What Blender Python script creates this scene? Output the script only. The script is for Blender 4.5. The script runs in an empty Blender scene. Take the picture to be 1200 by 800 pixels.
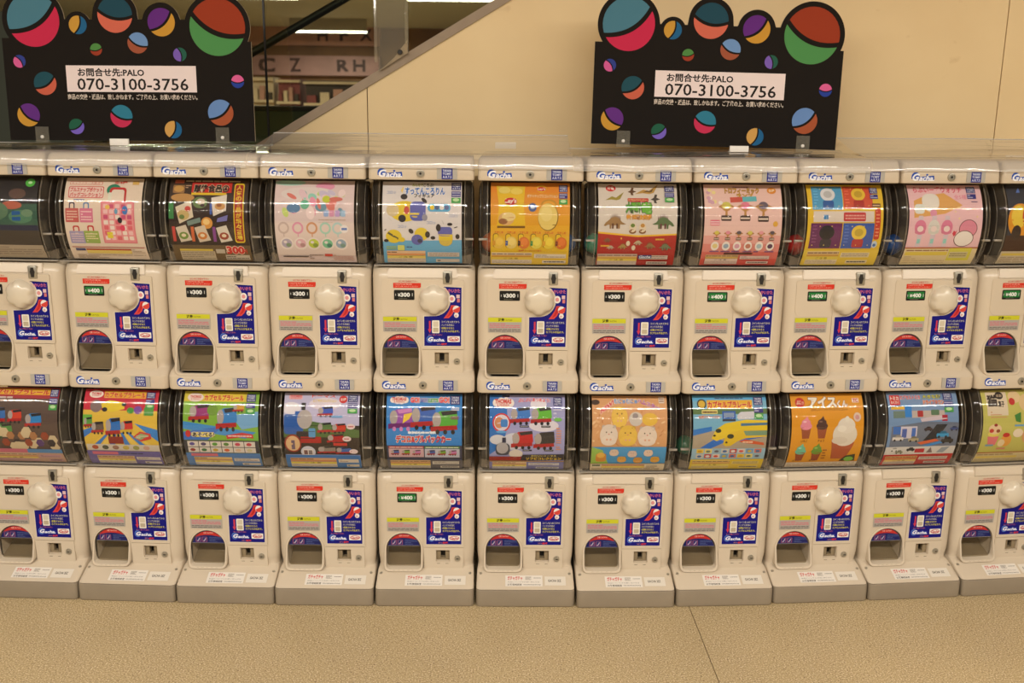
import bpy, bmesh, math, random
from mathutils import Vector, Matrix
random.seed(7)
sc = bpy.context.scene
C = sc.collection

# ------------------------------------------------------------------ camera
FPX, PITCH, ROLL, CAM_H = 1184.0, 0.2307, 0.0106, 1.47
cam_data = bpy.data.cameras.new('camera')
cam = bpy.data.objects.new('camera', cam_data)
C.objects.link(cam)
_r0, _u0 = Vector((1, 0, 0)), Vector((0, math.sin(PITCH), math.cos(PITCH)))
_f = Vector((0, math.cos(PITCH), -math.sin(PITCH)))
_r = _r0 * math.cos(ROLL) + _u0 * math.sin(ROLL)
_u = _u0 * math.cos(ROLL) - _r0 * math.sin(ROLL)
cam.matrix_world = Matrix(((_r.x, _u.x, -_f.x, 0), (_r.y, _u.y, -_f.y, 0), (_r.z, _u.z, -_f.z, CAM_H), (0, 0, 0, 1)))
cam_data.sensor_width = 36.0
cam_data.lens = 36.0 * FPX / 1200.0
cam_data.clip_start = 0.05
cam_data.dof.use_dof = True
cam_data.dof.focus_distance = 2.85
cam_data.dof.aperture_fstop = 5.0
sc.camera = cam

# ------------------------------------------------------------------ world and exposure
world = bpy.data.worlds.new('world')
sc.world = world
world.use_nodes = True
world.node_tree.nodes['Background'].inputs[0].default_value = (1.0, 0.88, 0.72, 1)
world.node_tree.nodes['Background'].inputs[1].default_value = 0.06
sc.view_settings.view_transform = 'Standard'
sc.view_settings.look = 'None'
sc.view_settings.gamma = 1.0
sc.view_settings.use_curve_mapping = False
sc.view_settings.exposure = 0.04
LAMP_COLOR = (1.0, 0.94, 0.85)
# ceiling tube lamps: y, z, length, centre x, power
LAMP_ROWS = [(-0.15, 2.80, 9.0, 0.0, 350), (-4.0, 2.80, 9.0, 0.0, 125), (13.2, 2.70, 2.4, -3.9, 240), (13.2, 2.70, 1.2, -0.75, 120), (19.3, 2.70, 1.4, -3.42, 160)]

# ------------------------------------------------------------------ materials
def lin(c):
    out = []
    for v in c[:3]:
        v = v / 255.0
        out.append(v / 12.92 if v <= 0.04045 else ((v + 0.055) / 1.055) ** 2.4)
    return tuple(out) + (1.0,)

MATS = {}
def mat(name, col, rough=0.5, metal=0.0, noise=0.0, scale=30.0, spec=0.5, bump=0.0, coat=0.0):
    m = bpy.data.materials.new(name); m.use_nodes = True
    nt = m.node_tree; b = nt.nodes['Principled BSDF']
    b.inputs['Roughness'].default_value = rough
    b.inputs['Metallic'].default_value = metal
    b.inputs['Specular IOR Level'].default_value = spec
    b.inputs['Coat Weight'].default_value = coat
    c = lin(col)
    if noise or bump:
        tc = nt.nodes.new('ShaderNodeTexCoord'); n = nt.nodes.new('ShaderNodeTexNoise')
        n.inputs['Scale'].default_value = scale; n.inputs['Detail'].default_value = 5
        nt.links.new(tc.outputs['Object'], n.inputs['Vector'])
        rp = nt.nodes.new('ShaderNodeValToRGB')
        rp.color_ramp.elements[0].position = 0.3; rp.color_ramp.elements[1].position = 0.7
        rp.color_ramp.elements[0].color = tuple(v * (1 - noise) for v in c[:3]) + (1,)
        rp.color_ramp.elements[1].color = tuple(min(1, v * (1 + noise)) for v in c[:3]) + (1,)
        nt.links.new(n.outputs['Fac'], rp.inputs['Fac'])
        nt.links.new(rp.outputs['Color'], b.inputs['Base Color'])
        if bump:
            bp = nt.nodes.new('ShaderNodeBump'); bp.inputs['Strength'].default_value = bump
            bp.inputs['Distance'].default_value = 0.002
            nt.links.new(n.outputs['Fac'], bp.inputs['Height']); nt.links.new(bp.outputs['Normal'], b.inputs['Normal'])
    else:
        b.inputs['Base Color'].default_value = c
    MATS[name] = m
    return m

def clear_mat(name, tint, rough=0.03, boost=1.0, ior=1.5, haze=0.0, haze_col=(200, 190, 175)):
    """thin clear plastic sheet: straight-through light plus a Fresnel surface reflection and a little haze"""
    m = bpy.data.materials.new(name); m.use_nodes = True
    nt = m.node_tree; nt.nodes.clear()
    out = nt.nodes.new('ShaderNodeOutputMaterial')
    tr = nt.nodes.new('ShaderNodeBsdfTransparent'); tr.inputs[0].default_value = tint + (1,)
    df = nt.nodes.new('ShaderNodeBsdfDiffuse'); df.inputs[0].default_value = lin(haze_col)
    mh = nt.nodes.new('ShaderNodeMixShader'); mh.inputs[0].default_value = haze
    gl = nt.nodes.new('ShaderNodeBsdfGlossy'); gl.inputs['Roughness'].default_value = rough
    # Schlick reflectance from the angle to the surface, the same from both sides of the thin sheet
    ge = nt.nodes.new('ShaderNodeNewGeometry')
    dt = nt.nodes.new('ShaderNodeVectorMath'); dt.operation = 'DOT_PRODUCT'
    nt.links.new(ge.outputs['Normal'], dt.inputs[0]); nt.links.new(ge.outputs['Incoming'], dt.inputs[1])
    def math_node(op, a, b=None):
        n = nt.nodes.new('ShaderNodeMath'); n.operation = op
        for k, v in enumerate((a, b)):
            if v is None: continue
            if isinstance(v, float): n.inputs[k].default_value = v
            else: nt.links.new(v, n.inputs[k])
        return n.outputs[0]
    f0 = ((ior - 1) / (ior + 1)) ** 2
    pw = math_node('POWER', math_node('SUBTRACT', 1.0, math_node('ABSOLUTE', dt.outputs['Value'])), 5.0)
    fr = math_node('ADD', math_node('MULTIPLY', pw, 1 - f0), f0)
    ml = nt.nodes.new('ShaderNodeMath'); ml.operation = 'MULTIPLY'; ml.inputs[1].default_value = boost; ml.use_clamp = True
    nt.links.new(fr, ml.inputs[0])
    mx = nt.nodes.new('ShaderNodeMixShader')
    nt.links.new(tr.outputs[0], mh.inputs[1]); nt.links.new(df.outputs[0], mh.inputs[2])
    nt.links.new(ml.outputs[0], mx.inputs[0])
    nt.links.new(mh.outputs[0], mx.inputs[1]); nt.links.new(gl.outputs[0], mx.inputs[2])
    nt.links.new(mx.outputs[0], out.inputs[0])
    MATS[name] = m
    return m

def emis_mat(name, col, strength):
    m = bpy.data.materials.new(name); m.use_nodes = True
    b = m.node_tree.nodes['Principled BSDF']
    b.inputs['Base Color'].default_value = (0.8, 0.8, 0.8, 1)
    b.inputs['Emission Color'].default_value = tuple(col) + (1,)
    b.inputs['Emission Strength'].default_value = strength
    MATS[name] = m
    return m

def print_mat(name, rough):
    m = bpy.data.materials.new(name); m.use_nodes = True
    nt = m.node_tree; b = nt.nodes['Principled BSDF']
    a = nt.nodes.new('ShaderNodeVertexColor'); a.layer_name = 'Col'
    nt.links.new(a.outputs['Color'], b.inputs['Base Color'])
    b.inputs['Roughness'].default_value = rough; b.inputs['Specular IOR Level'].default_value = 0.3
    MATS[name] = m
    return m

mat('shell', (201, 186, 164), 0.26, noise=0.02, scale=6)
mat('plinth', (140, 127, 108), 0.45, noise=0.05, scale=14)
mat('knob', (208, 196, 175), 0.25, coat=0.3)
mat('liner', (60, 46, 36), 0.5, noise=0.1)
mat('hopper', (120, 108, 92), 0.4)
mat('gap', (46, 36, 28), 0.7)
mat('metal', (172, 166, 152), 0.35, metal=0.7)
mat('dark', (28, 24, 20), 0.5)
mat('grey_plate', (168, 163, 154), 0.3)
mat('nub', (150, 142, 130), 0.25)
mat('chute', (136, 120, 94), 0.4)  # darker than the shell: shade of the deep outlet is put into this colour
print_mat('print', 0.55)
print_mat('sticker', 0.4)
clear_mat('drum_clear', (0.95, 0.94, 0.92), 0.008, 1.0, 1.5)
clear_mat('flap_clear', (0.93, 0.92, 0.90), 0.05, 1.0)
clear_mat('sheet_clear', (0.96, 0.96, 0.96), 0.07, 1.3, 1.5, haze=0.20, haze_col=(222, 221, 220))
clear_mat('drum_end', (0.94, 0.93, 0.91), 0.02, 1.3, 1.5, haze=0.035, haze_col=(200, 190, 176))
clear_mat('rim_clear', (0.90, 0.88, 0.84), 0.08, 1.3, 1.5, haze=0.18, haze_col=(190, 180, 165))
clear_mat('acrylic', (0.93, 0.93, 0.89), 0.06, 1.8, haze=0.09, haze_col=(226, 216, 196))
clear_mat('edge_highlight', (0.92, 0.92, 0.92), 0.10, 1.6, haze=0.45, haze_col=(232, 228, 220))  # bright edge line of the covers, put into a pale hazy colour
clear_mat('glass', (0.80, 0.84, 0.74), 0.02, 1.3)

# ------------------------------------------------------------------ object helpers
def obj(name, me, material=None, parent=None):
    o = bpy.data.objects.new(name, me); C.objects.link(o)
    if material is not None and isinstance(me, bpy.types.Mesh) and not me.materials:
        me.materials.append(MATS[material])
    if parent is not None: o.parent = parent
    return o

def thing(name, label, cat, loc=(0, 0, 0), rotz=0.0, group=None):
    o = bpy.data.objects.new(name, None); C.objects.link(o)
    o.empty_display_size = 0.05
    o.location = loc; o.rotation_euler = (0, 0, rotz)
    tag(o, label, cat, group)
    return o

def tag(o, label, cat, group=None):
    o['label'] = label; o['category'] = cat
    if group: o['group'] = group
    return o

def struct(o):
    o['kind'] = 'structure'; return o

def mesh_from(name, verts, faces, smooth=False, material=None):
    me = bpy.data.meshes.new(name); me.from_pydata([tuple(v) for v in verts], [], faces)
    me.validate(); me.update()
    if smooth:
        for p in me.polygons: p.use_smooth = True
    if material: me.materials.append(MATS[material])
    return me

def bm_mesh(name, bm, material=None, smooth_angle=None):
    bmesh.ops.recalc_face_normals(bm, faces=bm.faces)
    me = bpy.data.meshes.new(name); bm.to_mesh(me); bm.free()
    if smooth_angle is not None:
        smooth_by_angle(me, smooth_angle)
    if material: me.materials.append(MATS[material])
    return me

def smooth_by_angle(me, deg=35):
    bm = bmesh.new(); bm.from_mesh(me)
    lim = math.radians(deg)
    for f in bm.faces: f.smooth = True
    for e in bm.edges:
        e.smooth = not (len(e.link_faces) == 2 and e.calc_face_angle(0) > lim)
    bm.to_mesh(me); bm.free()

def box_bm(bm, x0, x1, y0, y1, z0, z1, bevel=0.0, seg=2):
    r = bmesh.ops.create_cube(bm, size=1.0)
    for v in r['verts']:
        v.co = Vector((x0 + (v.co.x + .5) * (x1 - x0), y0 + (v.co.y + .5) * (y1 - y0), z0 + (v.co.z + .5) * (z1 - z0)))
    if bevel:
        es = list({e for v in r['verts'] for e in v.link_edges})
        bmesh.ops.bevel(bm, geom=es, offset=bevel, segments=seg, affect='EDGES', profile=0.5)

def box_mesh(name, x0, x1, y0, y1, z0, z1, material, bevel=0.0, seg=2):
    bm = bmesh.new(); box_bm(bm, x0, x1, y0, y1, z0, z1, bevel, seg)
    return bm_mesh(name, bm, material, 40 if bevel else None)

def prism_bm(bm, pts, y0, y1):
    """closed outline in (x, z) pushed from y0 (front) to y1 (back)"""
    a = [bm.verts.new((x, y0, z)) for x, z in pts]; b = [bm.verts.new((x, y1, z)) for x, z in pts]
    n = len(pts)
    bm.faces.new(a); bm.faces.new(b[::-1])
    for i in range(n): bm.faces.new((a[i], b[i], b[(i + 1) % n], a[(i + 1) % n]))

def prism_mesh(name, pts, y0, y1, material, sm=30):
    bm = bmesh.new(); prism_bm(bm, pts, y0, y1)
    return bm_mesh(name, bm, material, sm)

def rrect(x0, x1, z0, z1, r, n=5, rs=None):
    rs = rs or (r, r, r, r)            # bl, br, tr, tl
    out = []
    for (cx, cz, a0, rr) in ((x0 + rs[0], z0 + rs[0], 180, rs[0]), (x1 - rs[1], z0 + rs[1], 270, rs[1]),
                             (x1 - rs[2], z1 - rs[2], 0, rs[2]), (x0 + rs[3], z1 - rs[3], 90, rs[3])):
        for i in range(n + 1):
            a = math.radians(a0 + 90 * i / n); out.append((cx + rr * math.cos(a), cz + rr * math.sin(a)))
    return out

def loft_mesh(name, rings, material, cap=True, sm=40):
    bm = bmesh.new(); vr = [[bm.verts.new(p) for p in r] for r in rings]
    n = len(rings[0])
    for a, b in zip(vr, vr[1:]):
        for i in range(n): bm.faces.new((a[i], a[(i + 1) % n], b[(i + 1) % n], b[i]))
    if cap: bm.faces.new(vr[0][::-1]); bm.faces.new(vr[-1])
    return bm_mesh(name, bm, material, sm)

def plan_ring(z, hw, yf, yb, r, n=6):
    pts = []
    for (cx, cy, a0) in ((-hw + r, yf + r, 180), (hw - r, yf + r, 270)):
        for i in range(n + 1):
            a = math.radians(a0 + 90 * i / n); pts.append((cx + r * math.cos(a), cy + r * math.sin(a), z))
    rb = 0.008
    hb = hw - 0.008                    # the back is a little narrower than the front
    for (cx, cy, a0) in ((hb - rb, yb - rb, 0), (-hb + rb, yb - rb, 90)):
        for i in range(3):
            a = math.radians(a0 + 45 * i); pts.append((cx + rb * math.cos(a), cy + rb * math.sin(a), z))
    return pts

def lathe_mesh(name, prof, material, n=20, axis='y', loc=(0, 0, 0), sm=35):
    """profile of (radius, depth) turned about the axis that leaves the front"""
    bm = bmesh.new(); rings = []
    for r, d in prof:
        ring = []
        for i in range(n):
            a = 2 * math.pi * i / n
            p = (r * math.cos(a), d, r * math.sin(a)) if axis == 'y' else (r * math.cos(a), r * math.sin(a), d)
            ring.append(bm.verts.new((p[0] + loc[0], p[1] + loc[1], p[2] + loc[2])))
        rings.append(ring)
    for a, b in zip(rings, rings[1:]):
        for i in range(n): bm.faces.new((a[i], a[(i + 1) % n], b[(i + 1) % n], b[i]))
    bm.faces.new(rings[0]); bm.faces.new(rings[-1][::-1])
    return bm_mesh(name, bm, material, sm)

# ------------------------------------------------------------------ flat print (lettering and pictures on cards and stickers)
_gl = {}
_tob = None
def glyphs(s, off=0.0, shear=0.0):
    global _tob
    k = (s, off, shear)
    if k in _gl: return _gl[k]
    if _tob is None:
        cu = bpy.data.curves.new('lettering', 'FONT'); _tob = bpy.data.objects.new('lettering', cu); C.objects.link(_tob)
    cu = _tob.data
    cu.body = s; cu.offset = off; cu.shear = shear; cu.resolution_u = 2; cu.size = 1.0
    dg = bpy.context.evaluated_depsgraph_get(); dg.update()
    ev = _tob.evaluated_get(dg); me = ev.to_mesh()
    vs = [(v.co.x, v.co.y) for v in me.vertices]; fs = [tuple(p.vertices) for p in me.polygons]
    ev.to_mesh_clear()
    _gl[k] = (vs, fs)
    return _gl[k]

def clip_band(poly, lo, hi):
    for side, lim in ((1, lo), (-1, hi)):
        out = []
        n = len(poly)
        for i in range(n):
            a, b = poly[i], poly[(i + 1) % n]
            da, db = side * (a[1] - lim), side * (b[1] - lim)
            if da >= 0: out.append(a)
            if (da > 0 and db < 0) or (da < 0 and db > 0):
                t = da / (da - db); out.append((a[0] + t * (b[0] - a[0]), lim))
        poly = out
        if len(poly) < 3: return None
    return poly

class Print:
    """coloured shapes in a 100 x 100 field (x right, y down), laid one over the other"""
    def __init__(self, frame=(0, 0, 100, 100), band=4.0):
        self.fr = frame; self.band = band; self.faces = []; self.lv = 0
    def T(self, p):
        x0, y0, x1, y1 = self.fr
        return ((p[0] - x0) / (x1 - x0) * 100.0, (p[1] - y0) / (y1 - y0) * 100.0)
    def _add(self, pts, col, clip=True):
        if clip:
            pts = [(min(100, max(0, x)), min(100, max(0, y))) for x, y in pts]
        ys = [p[1] for p in pts]; lo, hi = min(ys), max(ys)
        if hi - lo < 1e-6: return
        if self.band is None:
            self.faces.append((pts, col, self.lv)); return
        b0 = int(math.floor(lo / self.band + 1e-6)); b1 = int(math.ceil(hi / self.band - 1e-6))
        for b in range(b0, max(b1, b0 + 1)):
            q = clip_band(pts, b * self.band, (b + 1) * self.band) if b1 - b0 > 1 else pts
            if q: self.faces.append((q, col, self.lv))
    def poly(self, pts, col, new=True):
        if new: self.lv += 1
        self._add([self.T(p) for p in pts], col)
    def rect(self, x0, y0, x1, y1, col, new=True):
        self.poly([(x0, y0), (x1, y0), (x1, y1), (x0, y1)], col, new)
    def ell(self, cx, cy, rx, ry, col, rot=0, n=22, new=True):
        c, s = math.cos(math.radians(rot)), math.sin(math.radians(rot)); pts = []
        for i in range(n):
            a = 2 * math.pi * i / n; px, py = rx * math.cos(a), ry * math.sin(a)
            pts.append((cx + px * c - py * s, cy + px * s + py * c))
        self.poly(pts, col, new)
    def ring(self, cx, cy, r, t, col, inner):
        self.ell(cx, cy, r, r, col); self.ell(cx, cy, r - t, r - t, inner)
    def rr(self, x0, y0, x1, y1, r, col, new=True):
        self.poly(rrect(x0, x1, y0, y1, r, 4), col, new)
    def text(self, s, x0, y0, x1, y1, col, bold=0.012, outline=None, ow=0.06, shear=0.0, new=True, arc=0.0, slope=0.0):
        base = glyphs(s, 0.0, shear)[0]
        if not base: return
        bx0 = min(v[0] for v in base); bx1 = max(v[0] for v in base); by0 = min(v[1] for v in base); by1 = max(v[1] for v in base)
        if bx1 - bx0 < 1e-6 or by1 - by0 < 1e-6: return
        def put(off, c):
            self.lv += 1
            vs, fs = glyphs(s, off, shear)
            def m(v):
                fx = (v[0] - bx0) / (bx1 - bx0); fy = (v[1] - by0) / (by1 - by0)
                x = x0 + fx * (x1 - x0); y = y1 + fy * (y0 - y1)
                y += arc * (2 * fx - 1) ** 2 + slope * (fx - .5)
                return self.T((x, y))
            pv = [m(v) for v in vs]
            for f in fs: self._add([pv[i] for i in f], c)
        if outline: put(ow, outline)
        put(bold, col)
    def lines(self, x0, y0, x1, y1, n, col, fill=0.5, seed=0):
        rnd = random.Random(seed + int(x0 * 7 + y0 * 13)); self.lv += 1
        h = (y1 - y0) / n
        for i in range(n):
            x = x0; ya = y0 + h * (i + 0.25); yb = ya + h * fill
            while x < x1 - 1e-3:
                w = (x1 - x0) * rnd.uniform(0.06, 0.2); xe = min(x + w, x1)
                self.rect(x, ya, xe, yb, col, False); x = xe + (x1 - x0) * 0.018
                if rnd.random() < 0.07: break
    def mesh(self, name, fmap, material, base=None):
        verts, faces, cols = [], [], []
        for pts, col, lv in self.faces:
            k = len(verts)
            q = []
            for p in pts:
                if not q or (abs(p[0] - q[-1][0]) + abs(p[1] - q[-1][1])) > 1e-5: q.append(p)
            if len(q) > 2 and abs(q[0][0] - q[-1][0]) + abs(q[0][1] - q[-1][1]) < 1e-5: q.pop()
            if len(q) < 3: continue
            verts += [fmap(x, y, lv) for x, y in q]; faces.append(tuple(range(k, k + len(q)))); cols.append(tuple(v * (.86 if material != 'sign_print' else 1.0) for v in lin(col)[:3]) + (1.0,))
        me = bpy.data.meshes.new(name); me.from_pydata(verts, [], faces); me.update()
        at = me.color_attributes.new('Col', 'FLOAT_COLOR', 'CORNER')
        buf = []
        for p, c in zip(me.polygons, cols): buf += list(c) * p.loop_total
        at.data.foreach_set('color', buf)
        me.materials.append(MATS[material])
        return me

LV = 0.00003
def flat_map(x0, x1, z0, z1, y):
    """field -> a flat upright face: left, right, bottom, top and the depth of the face"""
    return lambda u, v, lv: (x0 + (x1 - x0) * u / 100, y - 0.0002 - LV * lv, z1 + (z0 - z1) * v / 100)

# ------------------------------------------------------------------ the place: floor, walls, ceiling, lamps
def pix(x, y, Y):
    """the point at depth Y that is seen at photo pixel x, y"""
    u, v = (x - 600) / FPX, (y - 400) / FPX
    d = _r * u - _u * v + _f
    s = Y / d.y
    return Vector((s * d.x, Y, CAM_H + s * d.z))

def floor_mat():
    m = bpy.data.materials.new('floor_vinyl'); m.use_nodes = True
    nt = m.node_tree; b = nt.nodes['Principled BSDF']; b.inputs['Roughness'].default_value = 0.30
    b.inputs['Specular IOR Level'].default_value = 0.35
    tc = nt.nodes.new('ShaderNodeTexCoord')
    def noise(scale, detail):
        n = nt.nodes.new('ShaderNodeTexNoise'); n.inputs['Scale'].default_value = scale; n.inputs['Detail'].default_value = detail
        nt.links.new(tc.outputs['Object'], n.inputs['Vector']); return n
    def ramp(src, stops):
        r = nt.nodes.new('ShaderNodeValToRGB'); e = r.color_ramp.elements
        while len(e) < len(stops): e.new(0.5)
        for el, (p, c) in zip(e, stops): el.position = p; el.color = lin(c)
        nt.links.new(src, r.inputs['Fac']); return r
    n1 = noise(240, 2)
    r1 = ramp(n1.outputs['Fac'], [(0.30, (120, 98, 68)), (0.43, (178, 156, 116)), (0.56, (191, 169, 128)), (0.68, (232, 216, 184))])
    vo = nt.nodes.new('ShaderNodeTexVoronoi'); vo.inputs['Scale'].default_value = 70; vo.inputs['Randomness'].default_value = 1
    nt.links.new(tc.outputs['Object'], vo.inputs['Vector'])
    lt = nt.nodes.new('ShaderNodeMath'); lt.operation = 'LESS_THAN'; lt.inputs[1].default_value = 0.13
    nt.links.new(vo.outputs['Distance'], lt.inputs[0])
    sp = nt.nodes.new('ShaderNodeSeparateColor'); nt.links.new(vo.outputs['Color'], sp.inputs[0])
    g1 = nt.nodes.new('ShaderNodeMath'); g1.operation = 'GREATER_THAN'; g1.inputs[1].default_value = 0.72
    nt.links.new(sp.outputs[0], g1.inputs[0])
    mu = nt.nodes.new('ShaderNodeMath'); mu.operation = 'MULTIPLY'; nt.links.new(lt.outputs[0], mu.inputs[0]); nt.links.new(g1.outputs[0], mu.inputs[1])
    mx = nt.nodes.new('ShaderNodeMix'); mx.data_type = 'RGBA'; mx.inputs['B'].default_value = lin((112, 86, 54))
    nt.links.new(mu.outputs[0], mx.inputs['Factor']); nt.links.new(r1.outputs[0], mx.inputs['A'])
    n2 = noise(1.3, 3)
    r2 = ramp(n2.outputs['Fac'], [(0.3, (236, 236, 236)), (0.7, (255, 255, 255))])
    mm = nt.nodes.new('ShaderNodeMix'); mm.data_type = 'RGBA'; mm.blend_type = 'MULTIPLY'; mm.inputs['Factor'].default_value = 1.0
    nt.links.new(mx.outputs['Result'], mm.inputs['A']); nt.links.new(r2.outputs[0], mm.inputs['B'])
    nt.links.new(mm.outputs['Result'], b.inputs['Base Color'])
    MATS['floor_vinyl'] = m
floor_mat()

def wall_mat():
    m = bpy.data.materials.new('wall_paint'); m.use_nodes = True
    nt = m.node_tree; b = nt.nodes['Principled BSDF']; b.inputs['Roughness'].default_value = 0.45
    tc = nt.nodes.new('ShaderNodeTexCoord')
    n = nt.nodes.new('ShaderNodeTexNoise'); n.inputs['Scale'].default_value = 3.0; n.inputs['Detail'].default_value = 4
    nt.links.new(tc.outputs['Object'], n.inputs['Vector'])
    r = nt.nodes.new('ShaderNodeValToRGB'); e = r.color_ramp.elements
    e[0].position = .3; e[0].color = lin((226, 198, 148)); e[1].position = .7; e[1].color = lin((233, 207, 158))
    nt.links.new(n.outputs['Fac'], r.inputs['Fac'])
    # scuffs: few short brown smudges
    mp = nt.nodes.new('ShaderNodeMapping'); mp.inputs['Scale'].default_value = (9, 9, 15)
    nt.links.new(tc.outputs['Object'], mp.inputs['Vector'])
    n2 = nt.nodes.new('ShaderNodeTexNoise'); n2.inputs['Scale'].default_value = 1.0; n2.inputs['Detail'].default_value = 6
    nt.links.new(mp.outputs[0], n2.inputs['Vector'])
    r2 = nt.nodes.new('ShaderNodeValToRGB'); e2 = r2.color_ramp.elements
    e2[0].position = .68; e2[0].color = (0, 0, 0, 1); e2[1].position = .80; e2[1].color = (.45, .45, .45, 1)
    nt.links.new(n2.outputs['Fac'], r2.inputs['Fac'])
    mx = nt.nodes.new('ShaderNodeMix'); mx.data_type = 'RGBA'; mx.inputs['B'].default_value = lin((180, 138, 84))
    nt.links.new(r2.outputs[0], mx.inputs['Factor']); nt.links.new(r.outputs[0], mx.inputs['A'])
    nt.links.new(mx.outputs['Result'], b.inputs['Base Color'])
    MATS['wall_paint'] = m
wall_mat()
mat('ceiling_paint', (176, 164, 146), 0.8)
mat('trim_grey', (150, 131, 108), 0.5, noise=0.08, scale=20)
mat('seam', (120, 96, 66), 0.8)
mat('handrail', (20, 17, 15), 0.4)
mat('far_brown', (120, 82, 50), 0.7, noise=0.15, scale=2.0)
mat('far_dark', (58, 42, 32), 0.7, noise=0.1, scale=3.0)
mat('far_pink', (170, 120, 104), 0.6, noise=0.1, scale=4)
mat('far_pink2', (150, 110, 108), 0.6, noise=0.1, scale=4)
mat('far_pale', (196, 170, 140), 0.6, noise=0.1, scale=4)
mat('far_green', (84, 92, 52), 0.6, noise=0.1, scale=4)
mat('far_red', (120, 44, 40), 0.6)
mat('white_tag', (236, 230, 220), 0.4)
emis_mat('tube', LAMP_COLOR, 9.0)

# floor: vinyl sheets that meet at one visible joint
sA, sB = None, None
def ground(x, y):
    u, v = (x - 600) / FPX, (y - 400) / FPX
    d = _r * u - _u * v + _f
    s = -CAM_H / d.z
    return Vector((s * d.x, s * d.y, 0))
g1, g2 = ground(808, 712), ground(843, 800)
sl = (g2.x - g1.x) / (g2.y - g1.y)
jx = lambda y: g1.x + sl * (y - g1.y)
Y0, Y1 = -8.0, 22.5
def slab(name, pts, z0, z1, material):
    bm = bmesh.new()
    a = [bm.verts.new((x, y, z1)) for x, y in pts]; b = [bm.verts.new((x, y, z0)) for x, y in pts]
    bm.faces.new(a); bm.faces.new(b[::-1])
    n = len(pts)
    for i in range(n): bm.faces.new((a[i], a[(i + 1) % n], b[(i + 1) % n], b[i]))
    return bm_mesh(name, bm, material)
fl = struct(obj('floor', slab('floor', [(-9, Y0), (9, Y0), (9, Y1), (-9, Y1)], -0.06, -0.003, 'seam')))
obj('vinyl_sheet', slab('vinyl_sheet', [(-9, Y0), (jx(Y0) - .0012, Y0), (jx(Y1) - .0012, Y1), (-9, Y1)], -0.003, 0.0, 'floor_vinyl'), None, fl)
obj('vinyl_sheet', slab('vinyl_sheet', [(jx(Y0) + .0012, Y0), (9, Y0), (9, Y1), (jx(Y1) + .0012, Y1)], -0.003, 0.0, 'floor_vinyl'), None, fl)

struct(obj('ceiling', box_mesh('ceiling', -9, 9, Y0, Y1, 2.95, 3.05, 'ceiling_paint')))

# back wall: the painted side of an escalator, sloping up to the right, with a strip of trim and glass above it
WY = 3.34
dA, dB = pix(322, 168, WY), pix(596, 2, WY)
dsl = (dB.z - dA.z) / (dB.x - dA.x)
dz = lambda x: dA.z + dsl * (x - dA.x)
s1, s2 = pix(430.5, 120, WY), pix(1173, 90, WY)
xl0 = dA.x - (dA.z - 0.0) / dsl
xtop = dA.x + (2.95 - dA.z) / dsl
wb = struct(obj('wall_back', prism_mesh('wall_back', [(xl0, 0.0), (9, 0.0), (9, 2.95), (xtop, 2.95)], WY + 0.012, WY + 0.12, 'seam')))
def panel(x0, x1):
    g = 0.0015
    pts = []
    a, b = x0 + g, x1 - g
    if a < xl0: a = xl0
    pts = [(a, 0.0), (b, 0.0)]
    zb, za = min(2.95, dz(b)), min(2.95, dz(a))
    pts.append((b, zb))
    if dz(b) > 2.95 and dz(a) < 2.95: pts.append((xtop, 2.95))
    if za > 0.002: pts.append((a, za))
    obj('wall_panel', prism_mesh('wall_panel', pts, WY, WY + 0.012, 'wall_paint'), None, wb)
for x0, x1 in ((xl0, s1.x), (s1.x, s2.x), (s2.x, 2 * s2.x - s1.x), (2 * s2.x - s1.x, 9)): panel(x0, x1)

# trim strip along the slope
th = 0.027
nx, nz = -dsl / math.hypot(1, dsl), 1 / math.hypot(1, dsl)
struct(obj('trim_1', prism_mesh('trim_1', [(xl0, 0.0), (xtop, 2.95), (xtop + nx * th, 2.95 + nz * th), (xl0 + nx * th, nz * th)], WY - 0.008, WY + 0.13, 'trim_grey')))

# glass balustrade above the trim: two panes and their joint
gx = pix(309, 80, WY).x
def glass_pane(x0, x1, ztop):
    off = th / nz
    pts = [(x0, max(0.0, dz(x0) + off)), (x1, dz(x1) + off), (x1, ztop), (x0, ztop)]
    return prism_mesh('glass_pane', pts, WY + 0.03, WY + 0.032, 'glass')
gw = thing('glass_balustrade', 'clear greenish glass balustrade standing on the sloping grey trim', 'balustrade', ((dA.x + dB.x) / 2, WY, 0))
def under(name, me, root, m=None):
    o = obj(name, me, m); o.parent = root; o.matrix_parent_inverse = root.matrix_basis.inverted(); return o
xg1 = dB.x + 0.75
under('glass_pane', glass_pane(gx + .003, xg1, max(2.6, dz(xg1) + .1)), gw)
under('glass_pane', glass_pane(xl0, gx - .003, 2.6), gw)
pj = dz(gx) + th / nz
under('glass_joint', box_mesh('glass_joint', gx - .003, gx + .003, WY + .027, WY + .035, pj, 2.6, 'handrail'), gw)

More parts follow.
